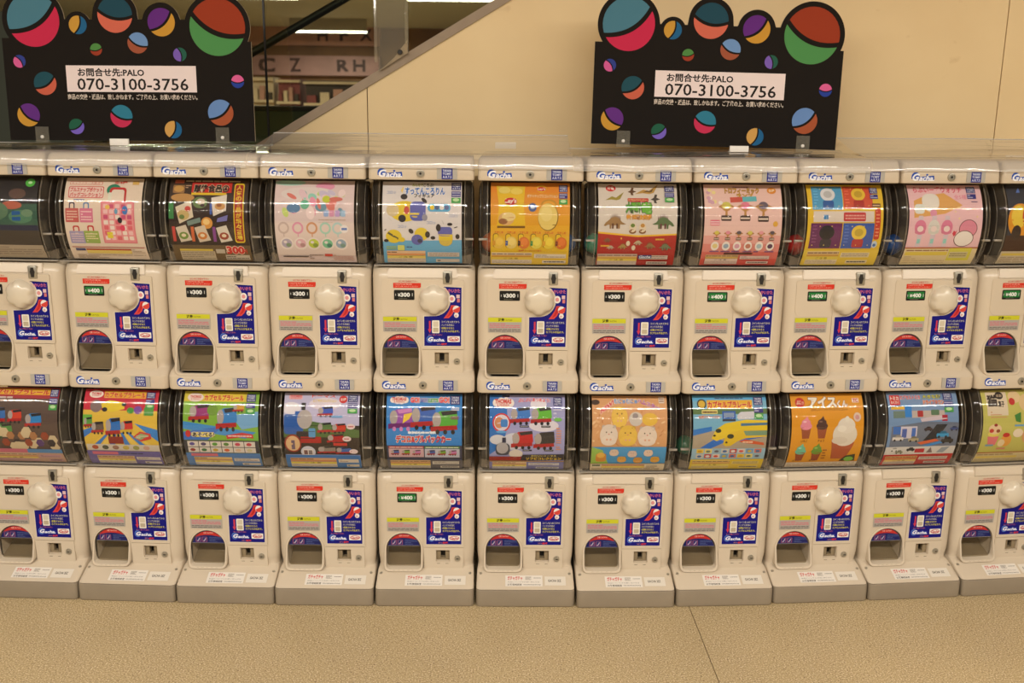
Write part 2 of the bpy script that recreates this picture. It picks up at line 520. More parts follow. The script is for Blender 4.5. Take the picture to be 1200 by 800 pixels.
# clear guard board that hangs in front of the glass, with its bolt
a, b2, c2, d2 = pix(437, 0, WY - .02), pix(479, 0, WY - .02), pix(479, 62, WY - .02), pix(444, 84, WY - .02)
gb = thing('guard_board', 'clear acrylic guard board bolted to the sloping trim', 'guard board', (a.x, WY - .02, d2.z))
pts = [(d2.x, d2.z), (c2.x, c2.z), (b2.x, b2.z + .6), (a.x, a.z + .6)]
under('board', prism_mesh('board', pts, WY - .024, WY - .019, 'acrylic'), gb)
pts2 = [(d2.x + .004, d2.z + .004), (c2.x - .004, c2.z), (c2.x - .004, c2.z + .04), (d2.x + .05, d2.z + .045)]
under('mount_plate', prism_mesh('mount_plate', pts2, WY - .0185, WY - .009, 'far_pale'), gb)
pb = pix(468.5, 61, WY - .03)
under('bolt', lathe_mesh('bolt', [(.006, -.006), (.008, -.003), (.008, .004)], 'dark', 14, 'y', (pb.x, WY - .026, pb.z)), gb)
for xx0, xx1 in ((437.5, 441.5), (474, 478)):
    e0, e1 = pix(xx0, 10, WY - .03), pix(xx1, 10, WY - .03)
    under('edge_strip', box_mesh('edge_strip', e0.x, e1.x, WY - .03, WY - .0245, dz(e0.x) + .06, b2.z + .6, 'acrylic', .001), gb)

# escalator handrail on the far side of the glass
h0, h1 = pix(285, 68, 4.5), pix(405, -2, 4.5)
dirv = (h1 - h0).normalized(); p0 = h0 - dirv * 1.6; p1 = h1 + dirv * 2.2
def tube_mesh(name, a, b, r, material, n=12):
    d = (b - a).normalized(); s = d.cross(Vector((0, 1, 0))).normalized(); t = d.cross(s)
    rings = [[p + s * r * math.cos(2 * math.pi * i / n) + t * r * math.sin(2 * math.pi * i / n) for i in range(n)] for p in (a, b)]
    return loft_mesh(name, rings, material)
hr = tag(obj('escalator_handrail', tube_mesh('escalator_handrail', p0, p1, 0.017, 'handrail')), 'black rubber escalator handrail seen behind the glass', 'handrail')
# far shop hall
FY = 21.5
struct(obj('wall_far', box_mesh('wall_far', -9, 9, FY, FY + .1, 0, 2.95, 'far_brown')))
def px_box(x0, y0, x1, y1, Y, d, m, bevel=0.0, grounded=False):
    p, q = pix(x0, y1, Y), pix(x1, y0, Y)
    return box_mesh('box', p.x, q.x, Y, Y + d, 0.0 if grounded else p.z, q.z, m, bevel)
def far_sign(x0, y0, x1, y1, Y, m, label, letters):
    c = pix((x0 + x1) / 2, y1, Y)
    t = thing('shop_sign', label, 'sign', (c.x, Y, c.z))
    under('board', px_box(x0, y0, x1, y1, Y, FY - Y, m), t)
    for s, lx0, ly0, lx1, ly1 in letters:
        a, b = pix(lx0, ly1, Y), pix(lx1, ly0, Y)
        pr = Print(band=None); pr.text(s, 0, 0, 100, 100, (70, 44, 44), .04)
        under('letter', pr.mesh('letter', flat_map(a.x, b.x, a.z, b.z, Y), 'print'), t)
far_sign(250, 27, 445, 52, 21.35, 'far_pink', 'dusky pink fascia board with dark letters in the far shop', [('H', 372, 34, 384, 48), ('F', 398, 34, 408, 48), ('X', 422, 34, 436, 48)])
far_sign(250, 66, 445, 87, 21.30, 'far_pink2', 'mauve board with dark letters below the pink fascia', [('C', 303, 68, 322, 84), ('Z', 340, 68, 352, 84), ('R', 395, 70, 408, 84), ('H', 414, 70, 428, 84)])
def far_rack(x0, y0, x1, m, label):
    c = pix((x0 + x1) / 2, 150, 17.0)
    t = thing('display_rack', label, 'rack', (c.x, 17.0, 0.0))
    p, q = pix(x0, y0, 17.0), pix(x1, y0, 17.0); zt = p.z; w0, w1 = p.x - c.x, q.x - c.x
    obj('cabinet', box_mesh('cabinet', w0, w1, 0, .5, 0, zt, m), None, t)
    for k in range(4): obj('shelf', box_mesh('shelf', w0 - .02, w1 + .02, -.12, 0, zt - .06 - k * .34, zt - .02 - k * .34, 'far_pale'), None, t)
    for k in range(3):
        for j in range(4):
            a = w0 + (w1 - w0) * (j + .15) / 4
            obj('parcel', box_mesh('parcel', a, a + (w1 - w0) * .17, -.10, -.01, zt - .36 - k * .34, zt - .36 - k * .34 + .12 + .05 * ((j * 7 + k * 3) % 3), ('far_red', 'far_pale', 'far_pink', 'far_dark')[(j + k) % 4]), None, t)
far_rack(288, 90, 320, 'far_pale', 'pale display rack in the far shop behind the glass')
far_rack(326, 92, 351, 'far_red', 'dull red display rack in the far shop behind the glass')
far_rack(358, 94, 420, 'far_dark', 'wide dark display rack in the far shop behind the glass')
cb = thing('low_counter', 'olive green low counter beyond the glass balustrade', 'counter', (pix(330, 123, 7.5).x, 7.5, 0))
p, q = pix(200, 123, 7.5), pix(430, 123, 7.5)
under('cabinet', box_mesh('cabinet', p.x, q.x, 7.5, 8.1, 0.0, p.z - .03, 'far_green', .01), cb)
under('worktop', box_mesh('worktop', p.x - .02, q.x + .02, 7.46, 8.12, p.z - .03, p.z, 'far_dark', .005), cb)

# ceiling lamps: rows of tubes
LN = ['long fluorescent tube lamp on the ceiling above the aisle', 'long fluorescent tube lamp on the ceiling further down the aisle',
      'fluorescent tube lamp on the far hall ceiling behind a notice board', 'short fluorescent tube lamp on the far hall ceiling above the sloping trim',
      'fluorescent tube lamp near the far shop wall']
for i, (ly, lz, ln, cx, pw) in enumerate(LAMP_ROWS):
    t = thing('ceiling_lamp', LN[i], 'lamp', (cx, ly, lz))
    obj('housing', box_mesh('housing', -ln / 2, ln / 2, -.06, .06, .04, 2.95 - lz, 'ceiling_paint', .01), None, t)
    obj('tube', tube_mesh('tube', Vector((-ln / 2, 0, 0.022)), Vector((ln / 2, 0, 0.022)), .016, 'tube'), None, t)
    L = bpy.data.lights.new('tube_light', 'AREA'); L.shape = 'RECTANGLE'; L.size = ln; L.size_y = 0.034
    L.energy = pw; L.color = LAMP_COLOR
    lo = bpy.data.objects.new('tube_light', L); C.objects.link(lo); lo.parent = t; lo.location = (0, 0, 0.0)

# ------------------------------------------------------------------ capsule machine, in the upper machine's own heights (ZT is its foot)
ZU, STEP = 0.6495, 0.619          # height of the upper tier's foot; the lower tier is the same module one STEP below
FOOT = 0.012                     # the lower tier's outlet ends a little higher, above its sloping apron
BF, YB = 0.080, 0.375            # depth of the body front behind the plinth front; back of the machine
R_C, YC, ZC = 0.185, 0.233, 1.1405   # drum cover radius, axis depth, axis height

def bool_cut(me, cutters, name):
    o = bpy.data.objects.new('tmp_body', me); C.objects.link(o)
    cs = []
    for cm in cutters:
        c = bpy.data.objects.new('tmp_cut', cm); C.objects.link(c); cs.append(c)
        md = o.modifiers.new('cut', 'BOOLEAN'); md.operation = 'DIFFERENCE'; md.solver = 'EXACT'; md.object = c
    dg = bpy.context.evaluated_depsgraph_get(); dg.update()
    r = bpy.data.meshes.new_from_object(o.evaluated_get(dg)); r.name = name
    for c in cs + [o]: bpy.data.objects.remove(c)
    smooth_by_angle(r, 32)
    return r

def arch(hw, z0, ztop, cx=-0.0675, r=0.012, n=14):
    """doorway outline: round top, softened feet"""
    zs = ztop - hw
    pts = [(cx - hw + r - r * math.cos(math.radians(a)), z0 + r - r * math.sin(math.radians(a))) for a in (0, 30, 60, 90)]
    pts += [(cx + hw - r + r * math.sin(math.radians(a)), z0 + r - r * math.cos(math.radians(a))) for a in (0, 30, 60, 90)]
    pts += [(cx + hw * math.cos(math.pi * i / n), zs + hw * math.sin(math.pi * i / n)) for i in range(n + 1)]
    return pts

def body_mesh(upper):
    rings = []
    d = 0.0 if upper else -STEP
    top = [(1.0165, .138, .118, .034), (1.0150, .1440, .104, .036), (1.0080, .1470, .091, .038), (0.998, .1476, .084, .036), (0.985, .1478, BF, .034),
           (0.90, .1474, BF, .031), (0.765, .1462, BF, .029), (0.742, .1452, BF + .0010, .028), (0.728, .1436, BF + .0038, .027), (0.716, .1424, BF + .0068, .026), (0.710, .1426, BF + .0050, .025)]
    if upper:
        low = [(0.7055, .1438, .0775, .022), (0.6995, .1458, .0665, .018), (0.690, .1475, .058, .016), (0.6575, .1475, .0565, .016),
               (0.6520, .1465, .0585, .016), (0.6495, .1440, .063, .015)]
    else:
        low = [(0.7065, .1438, .075, .022), (0.702, .1458, .064, .018), (0.6765, .1472, .007, .014), (0.6745, .1474, .0035, .014), (0.6740, .1465, .006, .014)]
    for z, hw, yf, r in top + low: rings.append(plan_ring(z + d, hw, yf, YB, r))
    me = loft_mesh('body', rings, 'shell')
    bm = bmesh.new(); prism_bm(bm, [(x, z + d) for x, z in arch(.0525, .6995 + (0 if upper else FOOT), .8205)], 0.0, 0.20)
    bmesh.ops.recalc_face_normals(bm, faces=bm.faces)
    c1 = bpy.data.meshes.new('c'); bm.to_mesh(c1); bm.free()
    bm = bmesh.new(); box_bm(bm, .0315, .0715, 0.0, .115, .7310 + d, .7650 + d)
    bmesh.ops.recalc_face_normals(bm, faces=bm.faces)
    c2 = bpy.data.meshes.new('c'); bm.to_mesh(c2); bm.free()
    return bool_cut(me, [c1, c2], 'body')

def drum_section(inset, n=16):
    """outline of the drum in (y, z), front bulge with curled lips"""
    R = R_C - inset; pts = []
    a0 = math.radians(40.2)
    for i in range(n + 1):
        a = a0 - 2 * a0 * i / n
        pts.append((YC - R * math.cos(a), ZC + R * math.sin(a)))
    yl, zl = pts[-1]; bot = [(yl + .010, zl - .0035), (yl + .024, zl - .0045), (0.27, zl - .0045)]
    yt, zt = pts[0]; top = [(0.27, zt + .0035), (yt + .024, zt + .0035), (yt + .010, zt + .0028)]
    return top + pts + bot

def drum_cover_mesh():
    us = [(-.1225 - .0237 * math.sin(math.radians(a)), .046 * (1 - math.cos(math.radians(a)))) for a in (90, 80, 70, 58, 46, 34, 22, 10, 0)] + [(-.1190, 0)]
    def tube(us, m, name):
        rings = [[(u * (1 - .05 * max(0, y - .07) / .2), y, z) for y, z in drum_section(i)] for u, i in us]
        bm = bmesh.new(); vr = [[bm.verts.new(p) for p in r] for r in rings]; n = len(vr[0])
        for a, b in zip(vr, vr[1:]):
            for i in range(n): bm.faces.new((a[i], a[(i + 1) % n], b[(i + 1) % n], b[i]))
        if len(us) > 2: bm.faces.new(vr[0][::-1])
        return bm_mesh(name, bm, m, 50)
    return tube([(-.1190, 0), (.1190, 0)], 'drum_clear', 'drum_cover'), tube(us, 'drum_end', 'cover_end'), tube([(-u, i) for u, i in us], 'drum_end', 'cover_end')

def drum_liner_mesh():
    bm = bmesh.new()
    zt, zb = ZC + .119, ZC - .1205
    box_bm(bm, -.137, .137, .250, .262, zb, zt)                      # back
    box_bm(bm, -.136, .136, .125, .250, zt - .004, zt)               # roof
    me1 = bm_mesh('drum_liner', bm, 'liner'); bm = bmesh.new()
    # hopper floor dipping to the middle
    prof = [(-.136, zb + .030), (-.05, zb + .006), (.05, zb + .006), (.136, zb + .030), (.136, zb + .002), (-.136, zb + .002)]
    a = [bm.verts.new((x, .110, z)) for x, z in prof]; b = [bm.verts.new((x, .25, z)) for x, z in prof]
    bm.faces.new(a); bm.faces.new(b[::-1])
    for i in range(6): bm.faces.new((a[i], b[i], b[(i + 1) % 6], a[(i + 1) % 6]))
    return me1, bm_mesh('hopper', bm, 'hopper')

def rim_mesh(u0, u1, out=.0022, thick=.0035):
    """a moulded rib that runs round the front of the drum cover"""
    a, b = drum_section(-out)[2:-2], drum_section(thick - out)[2:-2]
    bm = bmesh.new(); cols = []
    for u, sec in ((u0, a), (u1, a), (u1, b), (u0, b)): cols.append([bm.verts.new((u, y, z)) for y, z in sec])
    n = len(a)
    for j in range(4):
        c, e = cols[j], cols[(j + 1) % 4]
        for k in range(n - 1): bm.faces.new((c[k], c[k + 1], e[k + 1], e[k]))
    bm.faces.new([c[0] for c in cols]); bm.faces.new([c[-1] for c in cols][::-1])
    return bm_mesh('cover_rib', bm, 'rim_clear', 40)

def lid_mesh():
    rings = [plan_ring(z, hw, yf, YB, r) for z, hw, yf, r in ((1.2630, .1435, .052, .010), (1.2645, .1455, .048, .009), (1.2675, .1462, .0465, .009),
             (1.3035, .1460, .0468, .014), (1.3055, .1452, .0480, .014), (1.3170, .1447, .0520, .014), (1.3225, .1432, .0560, .014), (1.3265, .1405, .0620, .013), (1.3280, .1370, .0690, .012))]
    return loft_mesh('lid', rings, 'shell')

def card_map(u, v, lv):
    """100 x 100 field -> the curved card behind the drum cover"""
    R = R_C - .0045 + LV * lv
    a = math.radians(39.4) * (1 - 2 * v / 100)
    return ((u / 100 - .5) * .221, YC - R * math.cos(a), ZC + R * math.sin(a))

def knob_mesh():
    bm = bmesh.new(); R = .0425; nr, na = 14, 72
    cx, cz = .0300, .9225
    rows = []
    for j in range(1, nr + 1):
        t = j / nr; row = []
        for i in range(na):
            a = 2 * math.pi * i / na + math.radians(30)
            lobe = (0.5 - 0.5 * math.cos(6 * a)) ** 2.4
            r = R * t * (1 - .025 * lobe * t ** 3)
            h = .033 - .013 * t ** 2 - .008 * max(0, (t - .80) / .20) ** 2 - .0100 * lobe * max(0, (t - .62) / .38) ** 1.4
            row.append(bm.verts.new((cx + r * math.sin(a), BF - h, cz + r * math.cos(a))))
        rows.append(row)
    c = bm.verts.new((cx, BF - .0331, cz))
    for i in range(na):
        bm.faces.new((c, rows[0][i], rows[0][(i + 1) % na]))
        for j in range(nr - 1):
            bm.faces.new((rows[j][i], rows[j + 1][i], rows[j + 1][(i + 1) % na], rows[j][(i + 1) % na]))
    base = [bm.verts.new((cx + .0395 * math.sin(2 * math.pi * i / na), BF + .002, cz + .0395 * math.cos(2 * math.pi * i / na))) for i in range(na)]
    # match angular offset of the rim
    base = [bm.verts.new((v.co.x, BF + .002, v.co.z)) for v in rows[-1]]
    for i in range(na): bm.faces.new((rows[-1][i], base[i], base[(i + 1) % na], rows[-1][(i + 1) % na]))
    bmesh.ops.delete(bm, geom=[v for v in bm.verts if not v.link_faces], context='VERTS')
    return bm_mesh('turn_knob', bm, 'knob', 50)

def outlet_frame_mesh(up):
    f = 0 if up else FOOT
    o, i = arch(.0590, .6915 + f, .8260, r=.017), arch(.0525, .6995 + f, .8205)
    bm = bmesh.new()
    def ring(pts, f): return [bm.verts.new((x, f(z), z)) for x, z in pts]
    fy = lambda z: BF - .002 - .020 * max(0, min(1, (.775 - z) / .07)) ** 1.3     # lip stands out more toward the foot
    A = ring(o, lambda z: BF + .012); B = ring(o, lambda z: fy(z) + .002)
    o2 = arch(.0575, .6930 + f, .8245, r=.016); B2 = ring(o2, fy)
    i2 = arch(.0535, .6985 + f, .8215, r=.0125); D2 = ring(i2, fy); D = ring(i, lambda z: fy(z) + .002); E = ring(i, lambda z: BF + .012)
    n = len(o)
    for P, Q in ((A, B), (B, B2), (B2, D2), (D2, D), (D, E)):
        for k in range(n): bm.faces.new((P[k], P[(k + 1) % n], Q[(k + 1) % n], Q[k]))
    return bm_mesh('outlet_frame', bm, 'shell', 40)

def chute_mesh(up):
    """curved ramp at the back of the outlet"""
    f = 0 if up else FOOT
    prof = [(.199, .800), (.192, .770), (.180, .752), (.165, .746), (.162, .738), (.150, .728), (.130, .7165), (.105, .7085), (.085, .7035), (.085, .7005), (.1995, .7005)]
    prof = [(y, z + f) for y, z in prof]
    bm = bmesh.new(); rows = []
    for x in (-.1185, -.0165): rows.append([bm.verts.new((x, y, z)) for y, z in prof])
    n = len(prof)
    for k in range(n): bm.faces.new((rows[0][k], rows[1][k], rows[1][(k + 1) % n], rows[0][(k + 1) % n]))
    bm.faces.new(rows[0]); bm.faces.new(rows[1][::-1])
    return bm_mesh('outlet_chute', bm, 'chute', 30)

BLUE, WHITE, RED, YEL = (6, 8, 122), (238, 232, 228), (206, 44, 40), (232, 222, 60)

def logo_on(p, x0, y0, x1, y1, edge=(22, 74, 172)):
    """the word Gacha. in slanted fat letters with a blue rim"""
    w = x1 - x0; h = y1 - y0
    p.ell(x0 + .17 * w, y0 + .50 * h, .18 * w, .52 * h, edge); p.poly([(x0 + .2 * w, y0 + .5 * h), (x0 + .96 * w, y0 + .34 * h), (x0 + 1.0 * w, y0 + .98 * h), (x0 + .2 * w, y0 + 1.0 * h)], edge)
    p.text('G', x0 + .06 * w, y0 + .16 * h, x0 + .33 * w, y0 + .86 * h, (240, 240, 245), .045, None, .1, .25)
    p.text('acha.', x0 + .34 * w, y0 + .36 * h, x0 + .97 * w, y0 + .88 * h, (240, 240, 245), .035, None, .1, .25); p.rect(x0 + .62 * w, y0 + .16 * h, x0 + .70 * w, y0 + .36 * h, edge)

def logo_mesh(z0, z1, y):
    p = Print(band=None); logo_on(p, 0, 0, 100, 100)
    return p.mesh('logo_emblem', flat_map(-.1205, -.0510, z0, z1, y), 'sticker')

def badge_on(p, x0, y0, x1, y1, bg=(18, 34, 132)):
    w = x1 - x0; h = y1 - y0
    p.rect(x0, y0, x1, y1, bg)
    for s, a, b in (('TAKARA', .10, .32), ('TOMY', .40, .60), ('A.R.T.S', .68, .90)):
        p.text(s, x0 + .1 * w, y0 + a * h, x1 - .1 * w, y0 + b * h, (225, 228, 240), .02)

def maker_badge_mesh(z0, z1, y):
    p = Print(band=None); badge_on(p, 0, 0, 100, 100)
    return p.mesh('maker_badge', flat_map(.0560, .0862, z0, z1, y), 'sticker')

def price_mesh(amount):
    p = Print(band=None)
    bgc = (20, 20, 18) if amount == 300 else (28, 120, 52)
    p.rr(0, 0, 100, 100, 8, (16, 15, 14)); p.rect(4, 7, 96, 82, bgc)
    p.text('¥', 18, 32, 31, 66, (225, 225, 220), .03); p.text(str(amount), 33, 26, 78, 68, (235, 235, 230), .04)
    p.rect(5, 36, 8, 60, (200, 200, 195)); p.rect(90, 30, 93, 64, (205, 205, 200))
    p.lines(20, 84, 84, 94, 1, (120, 116, 100), .5)
    return p.mesh('price_plate', flat_map(-.0829, -.0268, .9217, .9483, BF - .0016), 'sticker')

def notice_mesh():
    p = Print(band=None)
    p.text('はじめにお読み下さい', 18, 0, 82, 24, (200, 60, 50), .02)
    p.poly([(0, 34), (94, 34), (98, 44), (90, 100), (0, 100)], (214, 54, 36))
    p.ell(96, 88, 3.2, 12, (170, 30, 26))
    p.text('100円玉専用', 6, 44, 62, 60, (245, 210, 190), .0); p.text('コインを入れてください', 6, 70, 84, 88, (245, 210, 190), .0)
    return p.mesh('notice_sticker', flat_map(-.0858, -.0010, .9555, .9775, BF - .0016), 'sticker')

def caution_mesh():
    p = Print(band=None)
    p.rr(0, 0, 100, 100, 3, (176, 168, 158)); p.rect(0, 0, 100, 30, (206, 204, 46))
    p.text('注意', 30, 4, 48, 26, (60, 56, 20), .03); p.text('CAUTION', 50, 11, 72, 22, (90, 86, 40), 0)
    p.lines(4, 36, 96, 70, 3, (206, 120, 130), .55, 3); p.lines(4, 74, 96, 96, 2, (110, 104, 100), .5, 5)
    return p.mesh('caution_sticker', flat_map(-.1165, -.0200, .8272, .8712, BF - .0016), 'sticker')

def instruction_mesh(z0=.7865, z1=.9582):
    x0, x1 = .0015, .1095
    p = Print(band=None)
    mx = lambda x: (x - x0) / (x1 - x0) * 100
    mz = lambda z: (z1 - z) / (z1 - z0) * 100
    def outline(grow):
        g = grow
        r = .0480 - g
        pts = [(x0 - g, .7865 - g), (x1 + g - .0015, .7865 - g), (x1 + g, .9582 + g), (.0575 - g, .9582 + g)]
        aa = math.degrees(math.atan2(.9582 - .9225, .0285)); 
        for i in range(15):
            a = math.radians(52 - (52 + 92) * i / 14)
            pts.append((.0300 + r * math.cos(a), .9225 + r * math.sin(a)))
        pts += [(x0 - g, .8735 + g)]
        return [(mx(x), mz(z)) for x, z in pts]
    p.fr = (0, 0, 100, 100)
    def raw(pts, col):
        p.lv += 1; p._add(pts, col, clip=False)
    raw(outline(.0022), (222, 210, 190)); raw(outline(0), BLUE)
    # how-to pictures down the right side
    p.text('つかいかた', 56, 2.5, 96, 8.5, (220, 110, 130), .02)
    p.ell(74, 19, 9, 6.2, WHITE); p.ell(74, 19, 5, 3.4, (224, 150, 150)); p.rect(86, 12, 95, 18, (224, 190, 190)); p.rect(88, 19, 95, 25, (214, 120, 120))
    p.poly([(72, 30), (84, 30), (80, 40), (74, 47), (66, 52), (52, 52.5), (60, 46), (68, 38)], (214, 70, 66)); p.poly([(73, 32), (79, 32), (76, 40), (70, 47), (60, 51), (66, 45), (71, 38)], (190, 36, 40))
    p.ell(86, 37, 9.5, 6.4, WHITE); p.poly([(77, 38), (96, 32), (95, 40), (88, 43.5), (80, 42)], (216, 70, 60))
    p.ell(86, 47, 6.2, 4.2, WHITE); p.ell(85, 48, 3, 2, (214, 170, 170))
    # lower field
    p.rr(21, 56, 41, 78, 2, (238, 232, 220)); p.rr(24, 58, 38, 67, 1.5, (212, 200, 176)); p.rr(24, 68.5, 38, 76, 1.5, (190, 176, 150))
    p.poly([(13, 57), (17.5, 57), (17.5, 71), (20, 71), (15, 78), (10, 71), (13, 71)], (206, 60, 80))
    for i, s in enumerate(('コインを入れてから', 'ハンドルを右に', '1回転させると', 'カプセルが出ます。')):
        p.text(s, 46, 56.5 + i * 5.4, 94 if i in (0, 3) else 80, 60.2 + i * 5.4, (222, 218, 190) if i < 2 else (230, 220, 70), .012)
    p.text('ゆっくり回してください', 12, 79.5, 48, 82.2, (220, 120, 130), .01)
    p.ell(15, 88.5, 9, 6.2, (90, 130, 210)); logo_on(p, 8, 83.6, 56, 93.2, (38, 70, 170))
    p.rr(62, 83, 95, 93, 1.2, (240, 236, 230)); p.ell(78.5, 88, 14, 3.8, (196, 60, 60)); p.ell(78.5, 88, 12, 2.8, (240, 236, 230)); p.text('Gacha', 68, 86, 89, 90.4, (190, 40, 48), .03, None, 0, .25)
    p.text('検索', 46, 95, 60, 98.6, (220, 60, 70), .03); p.text('ガチャ', 34, 95.5, 45, 98.2, (220, 150, 150), .01)
    return p.mesh('instruction_sticker', flat_map(x0, x1, z0, z1, BF - .0040), 'sticker')

def flap_sticker_mesh():
    p = Print(band=None); hw = .0495; top = .8175; zb = .7775; cx = -.0675
    def seg(zl, zh, col):
        pts = []
        zs = top - hw
        for i in range(25):
            a = math.pi * i / 24; x, z = cx + hw * math.cos(a), zs + hw * math.sin(a)
            pts.append((x, min(max(z, zl), zh)))
        # keep only the points in the band
        out = []
        for x, z in pts:
            zz = z
            if zz >= zh - 1e-9:
                t = math.sqrt(max(0, hw * hw - (zh - zs) ** 2)); x = max(cx - t, min(cx + t, x))
            out.append(((x - (cx - hw)) / (2 * hw) * 100, (top - zz) / (top - zb) * 100))
        p.lv += 1; p._add(out, col, clip=False)
    seg(zb, top, (150, 146, 150)); 
    hw -= .0015; top -= .0015
    seg(.7785, top, (24, 30, 96)); 
    # red arc at the top
    pts = []
    zs = top - hw
    for i in range(21):
        a = math.radians(38 + 104 * i / 20); pts.append((cx + hw * math.cos(a), zs + hw * math.sin(a)))
    zc = .8035
    for i in range(9):
        t = i / 8; x = pts[20][0] + (pts[0][0] - pts[20][0]) * t
        pts.append((x, pts[20][1] + .006 * math.sin(math.pi * t)))
    p.lv += 1; p._add([((x - (cx - hw)) / (2 * hw) * 100, (.8175 - z) / (.8175 - zb) * 100) for x, z in pts], (196, 52, 44), clip=False)
    p.text('注意 CAUTION', 36, 10, 66, 24, (240, 190, 180), .01)
    for k in (0, 1):
        x = 12 + 19 * k; p.rr(x, 50, x + 16, 92, 3, (150, 80, 110)); p.rr(x + 2, 53, x + 14, 89, 3, (40, 48, 110)); p.poly([(x + 3, 84), (x + 8, 72), (x + 11, 58), (x + 13, 62), (x + 10, 78), (x + 6, 88)], (190, 170, 190))
    p.lines(54, 48, 92, 92, 4, (84, 98, 150), .4, 8)
    hw2 = .0495
    return p.mesh('flap_sticker', flat_map(-.0675 - hw2, -.0675 + hw2, .7775, .8175, BF + .0045), 'sticker')

PROTO = {}
def build_protos():
    P = PROTO
    P['body_up'] = body_mesh(True); P['body_low'] = body_mesh(False)
    P['drum_cover'], P['cover_end_a'], P['cover_end_b'] = drum_cover_mesh(); P['drum_liner'], P['hopper'] = drum_liner_mesh(); P['rib_a'] = rim_mesh(-.1205, -.1180); P['rib_b'] = rim_mesh(.1180, .1205); P['rib_c'] = rim_mesh(-.1400, -.1388, -.0135, .003); P['rib_d'] = rim_mesh(.1388, .1400, -.0135, .003); P['lid'] = lid_mesh()
    P['turn_knob'] = knob_mesh(); P['outlet_frame_up'] = outlet_frame_mesh(True); P['outlet_frame_low'] = outlet_frame_mesh(False); P['outlet_chute_up'] = chute_mesh(True); P['outlet_chute_low'] = chute_mesh(False)
    P['knob_collar'] = lathe_mesh('knob_collar', [(.0415, -.0055), (.0438, -.0048), (.0450, .002)], 'shell', 40, 'y', (.0300, BF, .9225))
    P['front_ledge'] = None
    bm = bmesh.new()
    pts = [(-.1030, .9840), (.0990, .9840), (.0960, 1.0115), (-.1000, 1.0115)]
    prism_bm(bm, pts, BF - .0045, BF + .03)
    for v in bm.verts:
        if v.co.z > 1.0: v.co.y += .0085 if v.co.y < BF else 0
    bmesh.ops.bevel(bm, geom=[e for e in bm.edges], offset=.0022, segments=2, affect='EDGES')
    P['front_ledge'] = bm_mesh('front_ledge', bm, 'shell', 40)
    P['cash_panel'] = prism_mesh('cash_panel', rrect(-.1185, .001, .8725, .9815, .01, 5, (.022, .006, .006, .006)), BF - .0012, BF + .004, 'shell')
    P['instruction_panel'] = prism_mesh('instruction_panel', rrect(-.0065, .1160, .7765, .9800, .004, 3), BF - .0038, BF + .004, 'shell')
    # service door with a window for the coin return
    bm = bmesh.new()
    xs, zs = (-.0060, .0300, .0730, .1135), (.7040, .7295, .7665, .7745)
    for i in range(3):
        for j in range(3):
            if i == 1 and j == 1: continue
            box_bm(bm, xs[i], xs[i + 1], BF - .0022, BF + .010, zs[j], zs[j + 1])
    bmesh.ops.remove_doubles(bm, verts=bm.verts, dist=1e-5)
    P['service_door'] = bm_mesh('service_door', bm, 'shell')
    bm = bmesh.new(); box_bm(bm, .0305, .0725, .108, .112, .7302, .7658)
    P['return_back'] = bm_mesh('return_back', bm, 'dark')
    P['return_gate'] = box_mesh('return_gate', .0585, .0712, .088, .107, .7312, .7646, 'chute', .0015); P['return_gate_b'] = box_mesh('return_gate', .0318, .0445, .088, .107, .7312, .7646, 'chute', .0015); P['return_shelf'] = box_mesh('return_shelf', .0445, .0585, .088, .107, .7312, .7370, 'chute')
    P['return_slots'] = None
    bm = bmesh.new(); box_bm(bm, .0335, .0430, BF - .0026, BF, .7225, .7235); box_bm(bm, .0600, .0690, BF - .0026, BF, .7225, .7235)
    P['vent_slits'] = bm_mesh('vent_slits', bm, 'dark')
    P['door_lock'] = lathe_mesh('door_lock', [(.0022, -.0055), (.0060, -.0055), (.0068, -.0040), (.0086, -.0040), (.0090, -.001), (.0090, .003)], 'metal', 20, 'y', (.0955, BF - .002, .7405))
    P['key_slit'] = box_mesh('key_slit', .0925, .0995, BF - .0085, BF - .006, .7394, .7416, 'dark')
    P['coin_slot'] = box_mesh('coin_slot', .0562, .0823, BF - .0070, BF + .02, .9674, 1.0047, 'metal', .0025)
    P['slot_hole'] = prism_mesh('slot_hole', [(.0655, .972), (.0740, .972), (.0755, .982), (.0770, .987), (.0755, .992), (.0740, 1.000), (.0655, 1.000), (.0640, .992), (.0625, .987), (.0640, .982)], BF - .0076, BF - .006, 'dark')
    P['price_backing'] = prism_mesh('price_backing', rrect(-.0842, -.0255, .9205, .9495, .003, 3), BF - .0018, BF, 'dark')
    P['price300'] = price_mesh(300); P['price400'] = price_mesh(400)
    P['notice'] = notice_mesh(); P['caution'] = caution_mesh(); P['instruction'] = instruction_mesh()
    P['outlet_flap_up'] = prism_mesh('outlet_flap', arch(.0515, .7040, .8195, r=.008), BF + .0052, BF + .0072, 'flap_clear'); P['outlet_flap_low'] = prism_mesh('outlet_flap', arch(.0515, .7040 + FOOT, .8195, r=.008), BF + .0052, BF + .0072, 'flap_clear')
    P['flap_sticker'] = flap_sticker_mesh()
    bm = bmesh.new()
    for i in range(5):
        x = -.0675 + (i - 2) * .0142; box_bm(bm, x - .0034, x + .0034, BF - .0208, BF - .017, .6954, .6968)
    P['drain_slits'] = bm_mesh('drain_slits', bm, 'chute')
